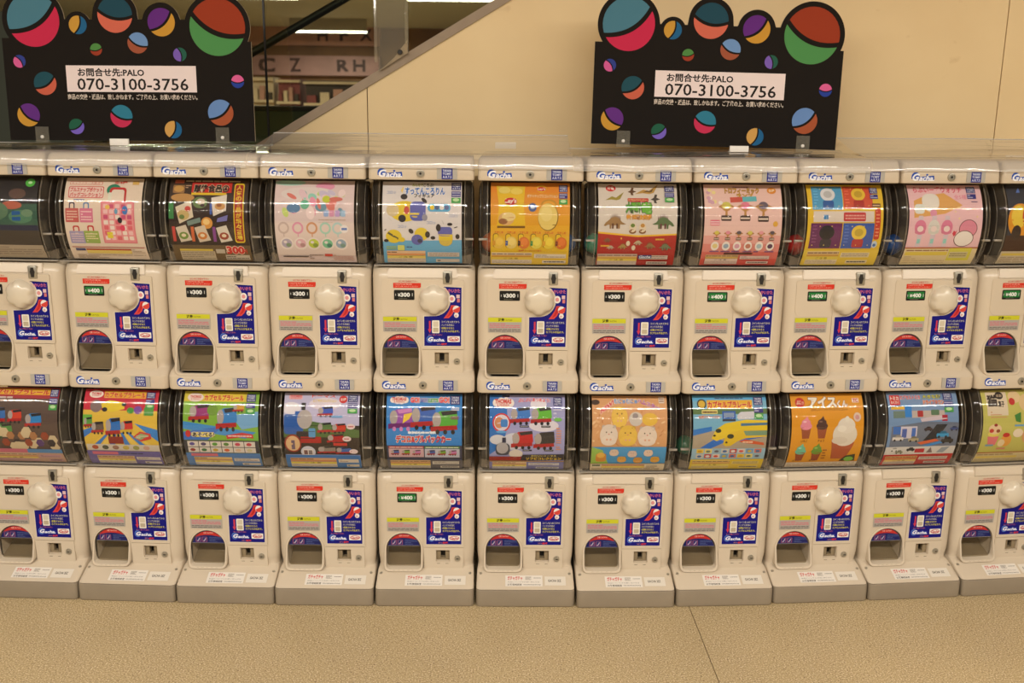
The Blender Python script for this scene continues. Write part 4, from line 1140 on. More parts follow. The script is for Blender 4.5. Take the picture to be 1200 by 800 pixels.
def card_u7():
    p = Print((165, 278, 605, 728))
    for i in range(10): t = max(0, (i - 5) / 4.0); p.rect(165, 278 + i * 45, 605, 278 + (i + 1) * 45 + 1, (int(230 - 20 * t), int(192 - 110 * t), int(184 - 110 * t)))
    rnd = random.Random(9)
    for i in range(9): p.ell(rnd.uniform(185, 260), rnd.uniform(290, 385), 12, 10, rnd.choice([(232, 214, 150), (236, 226, 220), (206, 160, 180)]), 0, 12)
    p.text('トロフィーミック', 284, 300, 478, 330, (190, 146, 60), .05, (110, 70, 40), .08); p.text('ランプ', 350, 332, 440, 352, (200, 156, 60), .05, (110, 70, 40), .08); p.lines(330, 290, 420, 299, 1, (150, 90, 110), .5)
    p.ell(550, 314, 26, 18, (220, 140, 50)); p.text('全6種', 534, 306, 566, 322, (240, 226, 200), .02)
    p.poly([(310, 352), (460, 346), (462, 372), (312, 380)], (196, 84, 70)); p.poly([(380, 349), (460, 346), (462, 372), (382, 376)], (96, 180, 190))
    trophy(p, 288, 402, 72, (206, 196, 90)); trophy(p, 395, 402, 72, (222, 120, 150)); trophy(p, 498, 402, 76, (96, 84, 100))
    p.rect(198, 468, 250, 496, (222, 110, 130)); p.lines(200, 472, 248, 494, 2, (240, 220, 220), .5); p.ell(568, 488, 14, 14, (222, 170, 70))
    for i, c in enumerate([(210, 196, 90), (222, 140, 160), (80, 70, 84), (206, 196, 96), (222, 150, 160), (80, 70, 84)]):
        x = 238 + i * 63; trophy(p, x, 536, 36, c, (90, 62, 50)); p.ell(x - 4, 604, 23, 25, (236, 226, 220)); p.ell(x - 4, 604, 15, 13, [(226, 206, 140), (150, 170, 190), (214, 160, 180), (190, 120, 100), (170, 190, 200), (90, 60, 90)][i]); p.lines(x - 30, 628, x + 22, 640, 1, (120, 80, 130), .6)
    p.rect(292, 642, 456, 650, (60, 44, 40)); table(p, 190, 654, 565, 715, (214, 180, 130), (220, 200, 190), (216, 190, 184), (206, 170, 90), .5)
    return p
def card_u8():
    p = Print((168, 265, 602, 738)); base(p, (224, 186, 48))
    for (x0, y0, x1, y1, c, c2, c3) in ((195, 276, 370, 410, (80, 156, 200), (220, 220, 224), (44, 90, 160)), (374, 276, 542, 406, (206, 82, 54), (228, 190, 60), (170, 50, 40)), (188, 482, 368, 624, (104, 44, 92), (40, 36, 42), (60, 54, 62)), (373, 482, 552, 624, (64, 92, 168), (228, 196, 70), (180, 60, 60))):
        p.rect(x0, y0, x1, y1, c); xm, w, h = (x0 + x1) / 2 + 4, x1 - x0, y1 - y0
        p.ell(xm, y0 + h * .36, w * .24, h * .28, c2); p.rr(xm - w * .18, y0 + h * .62, xm + w * .18, y0 + h * .96, w * .06, c3); p.ell(xm, y0 + h * .36, w * .14, h * .15, tuple(int(v * .85) for v in c2))
        for k in range(5): p.ell(x0 + w * (.1 + .19 * k), y0 + h * (.12 if k % 2 else .86), 3, 3, (232, 206, 90), 0, 10)
        p.lines(x0 + w * .06, y0 + h * .05, x0 + w * .2, y0 + h * .8, 6, tuple(min(255, v + 40) for v in c), .3)
    p.rect(200, 418, 548, 476, (218, 206, 196)); p.lines(258, 430, 350, 460, 1, (50, 130, 190), .8); p.rr(372, 424, 500, 472, 8, (190, 60, 60)); p.lines(382, 434, 494, 464, 2, (224, 160, 150), .5)
    p.rr(554, 400, 586, 572, 12, (196, 60, 40)); p.lines(560, 410, 580, 560, 8, (230, 150, 110), .4); p.ell(566, 600, 16, 20, (190, 206, 220)); p.ell(566, 604, 9, 9, (70, 110, 170))
    marks(p, 528, 284, 574, 36, False); p.rect(536, 376, 584, 396, (90, 40, 30)); p.lines(540, 380, 580, 392, 1, (220, 190, 150), .6)
    p.rect(168, 632, 602, 738, (226, 196, 70)); table(p, 190, 640, 560, 730, (222, 196, 150), (224, 204, 90), (224, 208, 170), (206, 160, 80), .5)
    return p
def card_u9():
    p = Print((212, 278, 640, 738)); base(p, (234, 190, 196))
    p.text('らぶいーずウォッチ', 246, 290, 528, 324, (212, 74, 100), .03); p.text('全5種', 478, 336, 550, 362, (224, 120, 150), .0)
    p.poly([(300, 345), (420, 326), (525, 395), (420, 440), (240, 462), (240, 370)], (222, 168, 96)); p.rr(288, 330, 388, 420, 36, (230, 222, 212)); p.ell(338, 380, 46, 50, (232, 226, 218)); p.rr(244, 388, 300, 440, 16, (222, 226, 220)); p.ell(352, 436, 20, 20, (222, 150, 176))
    for x, c in ((280, (222, 130, 160)), (358, (222, 218, 210)), (434, (222, 130, 160))):
        p.rr(x - 14, 450, x + 14, 618, 6, (214, 196, 206)); p.ell(x, 512, 34, 40, c); p.rr(x - 30, 500, x + 30, 546, 10, tuple(int(v * .95) for v in c)); p.ell(x, 520, 18, 16, (236, 214, 210)); p.rr(x - 9, 574, x + 9, 600, 3, (150, 206, 200))
    p.ell(560, 520, 54, 50, (120, 80, 80)); p.ell(560, 520, 50, 46, (222, 140, 160)); p.ell(542, 574, 58, 46, (120, 84, 80)); p.ell(542, 574, 54, 42, (238, 228, 220))
    p.poly([(470, 545), (478, 528), (486, 536), (494, 528), (490, 552), (480, 560)], (206, 60, 80)); rnd = random.Random(4)
    for i in range(8): p.ell(rnd.uniform(470, 620), rnd.uniform(400, 470), 5, 5, (238, 216, 150), 0, 8)
    p.rect(212, 626, 640, 738, (222, 204, 160)); p.rect(212, 622, 640, 630, (176, 100, 50)); p.rect(222, 650, 470, 672, (224, 200, 84)); p.lines(225, 634, 470, 648, 1, (150, 110, 80), .5); p.lines(225, 676, 470, 730, 4, (190, 166, 130), .4); p.rect(476, 628, 610, 708, (214, 206, 80)); p.rect(484, 650, 592, 690, (206, 196, 150)); p.lines(488, 656, 588, 684, 2, (140, 126, 80), .4)
    marks(p, 554, 290, 606, 38, False); p.lines(575, 372, 615, 380, 1, (80, 60, 110), .6)
    return p
def card_u10():
    p = Print((780, 285, 1230, 738)); base(p, (54, 56, 66))
    p.ell(860, 480, 80, 90, (222, 150, 40)); p.ell(850, 460, 50, 60, (232, 200, 70)); p.ell(900, 460, 30, 60, (190, 70, 40)); p.rect(780, 560, 1230, 652, (70, 44, 32)); p.ell(840, 545, 30, 40, (60, 44, 36)); p.ell(1000, 480, 90, 70, (200, 120, 50))
    p.rect(780, 652, 1230, 738, (204, 190, 164)); p.rect(790, 664, 1220, 680, (220, 196, 90)); p.lines(790, 686, 1220, 732, 4, (160, 140, 116), .4); p.poly([(840, 330), (862, 300), (866, 330)], (90, 120, 190))
    return p
def ft_top(p, x0, y0, x1, y1, bg=(226, 170, 40)):
    p.rect(x0, y0, x1, y1, bg); w, h = x1 - x0, y1 - y0
    p.text('カプセルプラレール', x0 + .02 * w, y0 + .16 * h, x1 - .02 * w, y1 - .1 * h, (196, 36, 40), .05, (240, 214, 130), .09)
def cloud_logo(p, cx, cy, w, h, txt=True):
    for dx, r in ((-.32, .34), (-.1, .46), (.14, .48), (.34, .36)): p.ell(cx + dx * w, cy, w * .2, h * r, (236, 226, 220), 0, 16)
    p.rr(cx - .46 * w, cy - .3 * h, cx + .46 * w, cy + .3 * h, .25 * h, (236, 226, 220))
    p.text('THOMAS', cx - .40 * w, cy - .30 * h, cx + .40 * w, cy + .06 * h, (204, 50, 44), .05); p.text('& FRIENDS', cx - .3 * w, cy + .10 * h, cx + .3 * w, cy + .30 * h, (204, 60, 50), .02)
def card_l0():
    p = Print((-220, 158, 372, 690)); base(p, (92, 74, 66))
    p.rect(-220, 158, 372, 230, (170, 50, 60)); ft_top(p, -200, 166, 298, 206); p.lines(-180, 214, 280, 252, 2, (206, 186, 180), .6)
    for x, y, w, h, c in ((-120, 290, 150, 110, (60, 110, 180)), (30, 300, 110, 90, (206, 66, 44)), (180, 320, 130, 100, (50, 130, 200)), (-60, 390, 130, 90, (80, 140, 70))): loco(p, x, y, w, h, c)
    rnd = random.Random(2)
    for i in range(12): p.ell(rnd.uniform(-200, 350), rnd.uniform(420, 560), 40, 36, (206, 186, 150), 0, 6); p.ell(p.fr[0] + 20 + i * 46, 470 + (i % 2) * 50, 34, 30, rnd.choice([(150, 70, 46), (90, 60, 110), (70, 90, 60), (170, 120, 80), (60, 50, 50)]), 0, 6)
    p.rect(-220, 568, 372, 600, (90, 140, 190)); p.rect(-220, 568, 90, 600, (200, 110, 130)); p.rect(-220, 600, 372, 690, (196, 160, 140)); table(p, -210, 606, 360, 684, (216, 190, 160), (224, 200, 110), (196, 150, 160), (206, 150, 110), .64)
    marks(p, 302, 166, 366, 52)
    return p
def card_l1():
    p = Print((142, 165, 688, 700)); base(p, (222, 186, 70))
    p.rect(142, 165, 688, 300, (196, 34, 60)); ft_top(p, 286, 176, 594, 222); p.ell(226, 198, 52, 25, (236, 222, 214)); p.text('THOMAS', 190, 186, 262, 202, (204, 60, 60), .04); p.text('& FRIENDS', 196, 204, 256, 212, (204, 70, 64), .01)
    rnd = random.Random(8)
    for i in range(9):
        a = 142 + i * 68; p.poly([(400, 380), (a - 40, 560), (a + 10, 560)], (66, 126, 200) if i % 2 else (232, 200, 90))
    p.poly([(142, 430), (300, 380), (142, 480)], (60, 120, 196)); p.poly([(688, 420), (520, 380), (688, 500)], (56, 130, 206))
    p.ell(235, 275, 44, 40, (130, 110, 110)); p.poly([(270, 260), (330, 236), (440, 250), (445, 290), (350, 312), (285, 296)], (226, 200, 50)); p.ell(300, 296, 20, 14, (40, 36, 40)); p.ell(440, 262, 18, 12, (40, 36, 40)); p.ell(545, 296, 30, 26, (120, 70, 160)); p.ell(490, 300, 26, 20, (70, 150, 60)); p.rect(590, 280, 660, 330, (80, 150, 60)); p.rect(142, 330, 210, 400, (110, 180, 70))
    loco(p, 250, 372, 90, 86, (96, 80, 70)); loco(p, 365, 345, 110, 130, (44, 110, 190)); p.rr(320, 470, 430, 520, 6, (140, 50, 40)); loco(p, 465, 362, 90, 90, (196, 50, 44), (206, 170, 50)); loco(p, 180, 345, 60, 70, (90, 150, 70))
    p.poly([(505, 470), (560, 432), (636, 446), (640, 480), (560, 500)], (206, 60, 56)); p.poly([(515, 474), (564, 444), (625, 456), (560, 490)], (150, 170, 120)); p.lines(530, 458, 620, 480, 2, (230, 214, 200), .4)
    p.rect(150, 525, 688, 572, (206, 196, 180)); 
    for i in range(6): p.ell(212 + i * 76, 548, 24, 16, [(170, 80, 50), (80, 80, 60), (150, 110, 90), (190, 170, 80), (150, 150, 80), (200, 160, 140)][i])
    p.rect(142, 574, 688, 700, (110, 100, 160)); p.rect(180, 582, 370, 606, (206, 110, 130)); p.lines(390, 586, 680, 602, 1, (60, 60, 100), .6); table(p, 205, 616, 684, 692, (222, 190, 150), (226, 206, 90), (214, 206, 200), (206, 160, 110), .58)
    marks(p, 600, 182, 664, 40)
    return p
def card_l2():
    p = Print((122, 170, 680, 722)); base(p, (128, 176, 60))
    p.rect(122, 170, 590, 240, (206, 190, 60)); ft_top(p, 268, 186, 570, 236, (222, 196, 60)); p.ell(206, 212, 60, 30, (232, 214, 206)); p.text('THOMAS', 166, 198, 246, 216, (206, 90, 84), .04); p.text('& FRIENDS', 172, 219, 240, 228, (206, 100, 90), .01)
    p.poly([(122, 370), (680, 440), (680, 496), (122, 420)], (66, 140, 206)); p.poly([(122, 440), (420, 400), (300, 495), (122, 495)], (60, 110, 196)); p.poly([(560, 495), (680, 430), (680, 495)], (120, 180, 70)); p.poly([(480, 330), (680, 300), (680, 400), (560, 420)], (120, 170, 214))
    loco(p, 245, 258, 150, 120, (150, 50, 120)); p.ell(340, 296, 40, 36, (110, 150, 50)); loco(p, 450, 275, 150, 160, (60, 130, 200)); loco(p, 535, 250, 80, 60, (206, 160, 60))
    p.ell(158, 452, 20, 24, (190, 44, 44)); p.rr(182, 440, 356, 474, 12, (226, 206, 70)); p.text('あそべる!', 190, 442, 352, 472, (40, 36, 40), .04, (236, 230, 220), .1); p.poly([(440, 460), (560, 440), (640, 452), (644, 480), (560, 470), (446, 486)], (196, 60, 60)); p.lines(455, 456, 630, 472, 1, (236, 206, 200), .5)
    p.rect(122, 496, 680, 592, (60, 60, 66))
    for j in range(2):
        for i in range(6): p.rect(146 + i * 85, 504 + j * 45, 226 + i * 85, 544 + j * 45, (214, 206, 196), i + j == 0); p.ell(180 + i * 85, 524 + j * 45, 20, 12, [(96, 84, 150), (80, 70, 110), (90, 150, 60), (90, 130, 60), (196, 70, 90), (190, 60, 70), (150, 60, 50), (60, 110, 60), (196, 160, 60), (206, 100, 60), (214, 180, 150), (200, 190, 150)][i + 6 * j])
    p.rect(122, 594, 680, 722, (86, 130, 190)); p.rect(160, 598, 360, 622, (206, 110, 120)); table(p, 175, 630, 676, 712, (226, 196, 130), (226, 206, 90), (214, 206, 196), (200, 150, 110), .57)
    marks(p, 588, 188, 656, 50)
    return p
def card_l3():
    p = Print((118, 178, 672, 726)); base(p, (190, 186, 220))
    p.ell(170, 280, 70, 40, (226, 222, 232)); p.ell(420, 250, 120, 40, (220, 210, 226)); p.rect(118, 390, 672, 600, (60, 48, 40)); p.poly([(118, 420), (300, 360), (672, 420), (672, 470), (118, 470)], (84, 110, 60)); p.rr(150, 190, 250, 222, 12, (226, 170, 176)); p.text('THOMAS', 158, 194, 242, 208, (206, 80, 90), .04); p.text('& FRIENDS', 166, 210, 234, 218, (206, 90, 90), .01)
    p.text('トーマス', 320, 188, 490, 208, (206, 60, 70), .04, (236, 226, 226), .08); p.text('にぎやかコレクション', 330, 220, 500, 240, (226, 196, 70), .03); p.ell(550, 220, 30, 26, (206, 50, 50)); p.text('全5種', 530, 210, 570, 230, (240, 220, 210), .02)
    p.rr(120, 320, 260, 450, 20, (40, 90, 170)); p.rect(200, 300, 240, 340, (40, 96, 180)); p.ell(272, 352, 56, 62, (176, 168, 166)); p.rr(246, 250, 276, 292, 4, (40, 36, 40)); p.rect(244, 245, 278, 256, (40, 36, 40)); p.rr(210, 430, 350, 480, 10, (46, 40, 44)); p.rect(240, 466, 390, 510, (170, 40, 36)); p.rr(300, 410, 350, 470, 8, (90, 150, 200))
    loco(p, 425, 268, 110, 70, (60, 90, 190)); loco(p, 420, 370, 100, 76, (90, 120, 70)); loco(p, 525, 376, 100, 66, (196, 60, 40)); loco(p, 500, 446, 120, 66, (170, 30, 36)); loco(p, 430, 530, 130, 64, (140, 130, 120)); loco(p, 555, 536, 110, 60, (70, 100, 170))
    for x, y in ((610, 396), (580, 478), (625, 570)): p.ell(x, y, 32, 18, (226, 206, 206)); p.lines(x - 20, y - 8, x + 20, y + 8, 1, (190, 80, 90), .5)
    p.ell(182, 514, 62, 64, (150, 50, 40)); p.ell(182, 514, 52, 54, (214, 176, 130)); p.rect(170, 490, 196, 556, (110, 90, 110)); p.ell(290, 575, 54, 44, (200, 200, 214)); p.rr(252, 556, 326, 600, 6, (230, 220, 214)); p.rect(258, 562, 286, 596, (120, 84, 80)); p.rect(292, 562, 320, 596, (130, 120, 120))
    p.rect(470, 326, 550, 340, (120, 170, 220)); p.rect(480, 506, 580, 526, (196, 60, 50))
    p.rect(118, 600, 672, 726, (66, 120, 186)); table(p, 150, 626, 666, 716, (214, 170, 130), (226, 206, 80), (214, 204, 190), (206, 140, 96), .66)
    marks(p, 586, 192, 656, 46)
    return p
def card_l4():
    p = Print((130, 184, 688, 734)); base(p, (52, 130, 206))
    cloud_logo(p, 222, 226, 130, 60)
    p.text('GO!', 308, 210, 370, 242, (226, 60, 60), .06, (240, 232, 226), .12); p.text('GO!', 378, 214, 428, 238, (90, 90, 170), .06, (240, 232, 226), .12); p.text("LET'S", 440, 216, 510, 240, (70, 160, 70), .06, (240, 232, 226), .12); p.text('GO!', 518, 208, 592, 242, (226, 80, 80), .06, (240, 232, 226), .12)
    loco(p, 240, 280, 170, 150, (150, 80, 170), (110, 40, 110), (200, 130, 190)); p.poly([(260, 320), (325, 308), (300, 350), (250, 380)], (230, 196, 60)); loco(p, 408, 262, 180, 160, (52, 96, 180)); loco(p, 565, 290, 190, 160, (90, 170, 60))
    p.lines(290, 428, 495, 446, 1, (220, 232, 240), .7); p.text('なかよしトーマス', 290, 428, 495, 448, (230, 236, 240), .03)
    p.text('デコロ&プルバックカー', 202, 458, 604, 506, (204, 36, 40), .05, (240, 232, 226), .11)
    p.rect(130, 528, 688, 640, (64, 64, 86))
    for x0, x1, c in ((144, 404, (206, 170, 176)), (412, 670, (190, 190, 206))):
        p.rect(x0, 552, x1, 620, c); p.rect(x0, 534, x1, 548, (190, 60, 70) if x0 < 200 else (80, 150, 80)); p.lines(x0 + 6, 537, x1 - 6, 546, 1, (236, 220, 210), .6)
        for i, cc in enumerate([(70, 90, 160), (120, 160, 60), (190, 120, 170)]): loco(p, x0 + 48 + i * 80, 560, 60, 44, cc)
    p.rect(130, 640, 688, 734, (96, 92, 100)); table(p, 152, 646, 676, 728, (222, 186, 140), (226, 206, 84), (206, 200, 190), (206, 150, 96), .57)
    badge_on(p, 602, 198, 672, 256, (40, 44, 120)); p.lines(608, 272, 668, 296, 2, (206, 210, 226), .6); p.lines(605, 330, 665, 352, 2, (150, 40, 100), .6)
    return p
def card_l5():
    p = Print((118, 186, 676, 738)); base(p, (160, 160, 206))
    p.poly([(118, 186), (240, 186), (250, 330), (230, 520), (118, 600)], (40, 110, 190)); p.ell(480, 250, 60, 40, (226, 220, 232)); p.ell(520, 390, 110, 40, (220, 214, 226)); p.ell(300, 500, 90, 60, (206, 206, 220)); p.rect(210, 190, 265, 203, (40, 40, 60))
    cloud_logo(p, 218, 242, 150, 80); p.text('ぷにぷにあつめよう!', 330, 208, 565, 232, (214, 60, 84), .03, (238, 224, 226), .08, arc=6.0)
    loco(p, 348, 268, 145, 120, (56, 120, 200)); loco(p, 505, 268, 150, 120, (96, 180, 50)); loco(p, 365, 425, 155, 130, (190, 36, 40)); loco(p, 528, 428, 150, 130, (54, 50, 50))
    for x, y in ((375, 396), (535, 396), (400, 562), (560, 562)): p.rr(x - 34, y - 6, x + 34, y + 6, 3, (36, 36, 40)); p.lines(x - 28, y - 3, x + 28, y + 3, 1, (200, 200, 200), .5)
    p.ell(206, 372, 66, 62, (206, 50, 44)); p.ell(206, 372, 56, 52, (214, 206, 220)); p.ell(190, 372, 34, 36, (206, 140, 96)); p.rr(200, 350, 252, 400, 12, (70, 130, 200)); p.ell(206, 432, 40, 9, (90, 160, 220))
    p.ell(180, 485, 60, 34, (206, 206, 214)); p.rr(165, 510, 270, 600, 30, (70, 72, 84)); p.ell(214, 545, 44, 44, (170, 166, 170)); p.rect(212, 470, 240, 506, (40, 40, 70)); p.ell(315, 588, 52, 32, (216, 206, 196)); p.rect(118, 612, 400, 648, (150, 40, 36))
    p.lines(612, 400, 650, 560, 10, (222, 150, 110), .5)
    p.poly([(365, 596), (676, 590), (676, 640), (350, 646)], (50, 46, 54)); p.text('かわいいトーマス', 430, 597, 616, 614, (214, 196, 110), .02); p.text('ソフビコレクション', 392, 618, 654, 641, (226, 190, 60), .04)
    p.rect(118, 650, 676, 738, (120, 120, 176)); p.rect(118, 650, 676, 658, (170, 130, 60)); table(p, 140, 660, 652, 734, (222, 190, 150), (226, 206, 90), (206, 206, 216), (200, 150, 100), .5)
    badge_on(p, 590, 204, 654, 262, (40, 44, 120)); p.rect(590, 274, 654, 294, (70, 70, 150)); p.lines(590, 276, 654, 322, 2, (206, 206, 230), .5); p.ell(624, 350, 30, 12, (120, 190, 90))
    return p
def card_l6():
    p = Print((165, 196, 735, 744)); base(p, (214, 160, 110))
    rnd = random.Random(6)
    for i in range(90): p.ell(rnd.uniform(170, 730), rnd.uniform(200, 530), rnd.uniform(8, 22), rnd.uniform(3, 8), rnd.choice([(226, 180, 130), (196, 134, 84), (232, 196, 150), (206, 150, 100)]), rnd.uniform(0, 180), 8, i % 10 == 0)
    p.ell(190, 240, 34, 18, (70, 50, 40))
    p.text('NEW!', 232, 256, 328, 284, (206, 60, 60), .05, (238, 220, 206), .11, slope=-62)
    p.text('むにゅむにゅ', 335, 218, 510, 250, (110, 150, 206), .04, (238, 224, 210), .10)
    p.text('ハムスター', 514, 240, 676, 268, (170, 90, 170), .05, (238, 220, 210), .11, slope=52)
    def ham(x, y, rx, ry, c):
        d = tuple(int(v * .86) for v in c)
        p.ell(x - rx * .6, y - ry * .75, rx * .2, ry * .2, d); p.ell(x + rx * .6, y - ry * .75, rx * .2, ry * .2, d)
        p.ell(x, y, rx, ry, c); p.ell(x, y + ry * .5, rx * .86, ry * .5, tuple(min(255, v + 6) for v in c))
        p.ell(x - rx * .28, y - ry * .28, rx * .07, ry * .07, (40, 34, 30), 0, 10); p.ell(x + rx * .28, y - ry * .28, rx * .07, ry * .07, (40, 34, 30), 0, 10); p.ell(x, y - ry * .1, rx * .08, ry * .06, (214, 130, 120), 0, 10)
        p.ell(x - rx * .2, y + ry * .4, rx * .12, ry * .1, (226, 170, 140), 0, 10); p.ell(x + rx * .2, y + ry * .4, rx * .12, ry * .1, (226, 170, 140), 0, 10)
    ham(372, 335, 62, 68, (226, 186, 80)); p.ell(496, 350, 52, 46, (206, 196, 186)); p.ell(492, 330, 22, 18, (150, 140, 140)); p.ell(602, 352, 60, 42, (226, 184, 70)); ham(292, 456, 68, 72, (222, 206, 192)); ham(436, 460, 72, 70, (226, 186, 78)); ham(584, 462, 74, 68, (224, 206, 190))
    p.rect(672, 204, 715, 248, (222, 206, 190)); p.lines(676, 212, 712, 242, 2, (150, 110, 90), .5)
    p.rect(165, 536, 735, 672, (74, 152, 206)); p.poly([(165, 536), (250, 560), (300, 672), (165, 672)], (150, 186, 84)); p.rr(200, 585, 280, 655, 18, (206, 140, 60)); p.ell(238, 600, 30, 22, (226, 180, 80))
    for x, y, c in ((338, 580, (214, 190, 170)), (478, 590, (214, 190, 176)), (600, 582, (222, 196, 176)), (400, 634, (214, 160, 70)), (525, 640, (206, 150, 70)), (655, 634, (214, 160, 60))): ham(x, y, 36, 26, c)
    p.rect(165, 672, 735, 744, (222, 206, 176)); p.rect(178, 680, 240, 694, (50, 90, 50)); p.rect(250, 680, 582, 690, (180, 90, 60)); p.rect(250, 692, 582, 714, (226, 200, 90)); p.lines(175, 716, 700, 740, 2, (150, 130, 100), .4); p.lines(596, 682, 680, 730, 4, (140, 120, 100), .4)
    return p
def card_l7():
    p = Print((160, 192, 720, 742)); base(p, (120, 176, 206))
    p.rect(160, 192, 720, 230, (90, 170, 220)); p.ell(228, 252, 36, 34, (60, 60, 50)); p.ell(228, 252, 26, 25, (214, 176, 60)); p.lines(330, 206, 545, 218, 1, (60, 80, 120), .6); ft_top(p, 268, 226, 612, 284, (226, 176, 50))
    p.rect(160, 284, 720, 320, (90, 120, 70)); p.rr(225, 290, 345, 318, 6, (214, 200, 120)); p.lines(232, 296, 338, 314, 1, (110, 80, 40), .6); p.text('923形ドクターイエロー', 200, 328, 370, 348, (196, 70, 50), .03, (232, 206, 170), .07)
    p.rect(380, 300, 480, 350, (40, 90, 180)); p.rect(390, 310, 470, 340, (130, 150, 180)); p.poly([(490, 330), (520, 306), (620, 302), (630, 350), (500, 356)], (206, 206, 214)); p.rect(380, 352, 480, 366, (60, 60, 70))
    p.poly([(160, 440), (720, 400), (720, 560), (160, 560)], (170, 156, 136)); p.poly([(220, 548), (330, 480), (420, 500), (300, 552)], (44, 110, 200)); p.poly([(500, 470), (720, 440), (720, 470), (520, 500)], (40, 100, 190)); p.poly([(160, 420), (300, 400), (300, 430), (160, 460)], (50, 120, 200))
    p.poly([(300, 480), (330, 420), (400, 380), (560, 356), (720, 362), (720, 440), (560, 450), (420, 470), (340, 498)], (226, 196, 44)); p.poly([(520, 380), (720, 376), (720, 392), (520, 398)], (80, 120, 150)); p.ell(350, 428, 22, 14, (50, 56, 40)); p.ell(322, 460, 10, 7, (60, 50, 30))
    p.poly([(390, 520), (400, 480), (450, 440), (540, 420), (720, 424), (720, 470), (560, 480), (500, 500), (450, 534), (410, 536)], (218, 184, 40)); p.ell(444, 466, 26, 16, (50, 56, 40)); p.ell(416, 508, 9, 7, (60, 50, 30)); p.poly([(540, 430), (720, 428), (720, 460), (560, 462)], (120, 150, 120))
    p.poly([(510, 500), (560, 488), (700, 512), (706, 530), (540, 512)], (206, 90, 50)); p.lines(540, 498, 690, 516, 1, (236, 200, 170), .5)
    p.rect(160, 552, 720, 640, (150, 186, 206))
    for j in range(2):
        for i in range(8): p.rect(196 + i * 63, 556 + j * 40, 250 + i * 63, 588 + j * 40, [(222, 190, 70), (226, 206, 120), (150, 176, 190), (206, 196, 180), (190, 70, 60), (220, 200, 190), (110, 150, 190), (206, 110, 90)][(i + 3 * j) % 8], i + j == 0); p.ell(222 + i * 63, 574 + j * 40, 17, 9, [(200, 150, 40), (60, 100, 160), (190, 170, 60), (90, 110, 90), (220, 214, 210), (60, 110, 160), (90, 90, 100), (200, 60, 50)][(i * 3 + j) % 8])
    p.rect(160, 640, 720, 742, (222, 192, 54)); table(p, 176, 650, 700, 735, (226, 200, 130), (226, 206, 80), (224, 202, 110), (210, 160, 90), .55)
    marks(p, 622, 208, 690, 56)
    return p
def card_l8():
    p = Print((172, 186, 716, 728)); base(p, (222, 152, 34))
    p.ell(240, 246, 36, 34, (196, 52, 40)); p.text('ぷにっ', 214, 232, 268, 258, (240, 220, 200), .02)
    p.text('アイス', 310, 212, 512, 276, (238, 230, 218), .06, (120, 70, 30), .10); p.text('くん', 522, 236, 596, 278, (238, 230, 218), .05, (120, 70, 30), .09)
    p.text('たのしいソフトアイスマスコット', 320, 286, 596, 302, (70, 40, 20), .02); p.rr(636, 220, 686, 250, 4, (232, 222, 214)); p.text('TC', 642, 224, 680, 246, (204, 50, 46), .05); p.text('Toys', 634, 268, 690, 288, (150, 90, 30), .0)
    cone(p, 280, 400, 84, (226, 140, 160), (238, 190, 196)); cone(p, 400, 400, 84, (84, 56, 48), (130, 96, 84)); cone(p, 258, 580, 80, (110, 190, 160), (170, 220, 200)); cone(p, 380, 580, 80, (104, 150, 50), (150, 190, 90))
    for x, y, s in ((272, 500, 'いちご'), (398, 500, 'チョコ'), (240, 660, 'ミント'), (366, 660, '抹茶')): p.text(s, x - 24, y - 8, x + 24, y + 8, (80, 40, 16), .02)
    p.poly([(480, 505), (655, 515), (640, 560), (605, 645), (500, 645), (490, 560)], (176, 88, 52)); p.ell(576, 460, 92, 82, (222, 212, 196)); p.ell(585, 400, 66, 52, (226, 216, 202)); p.ell(590, 358, 16, 20, (230, 222, 208)); p.ell(540, 500, 60, 26, (214, 202, 186)); p.ell(550, 420, 34, 22, (234, 226, 212))
    p.ell(665, 345, 28, 30, (222, 196, 176)); p.ell(665, 346, 16, 16, (206, 150, 150)); p.poly([(570, 668), (610, 620), (680, 606), (690, 668)], (60, 60, 40)); p.ell(640, 650, 36, 22, (120, 180, 70)); p.lines(425, 560, 455, 650, 4, (140, 80, 20), .4)
    p.rect(172, 676, 716, 728, (216, 204, 186)); p.lines(182, 682, 700, 722, 3, (176, 150, 120), .4)
    return p
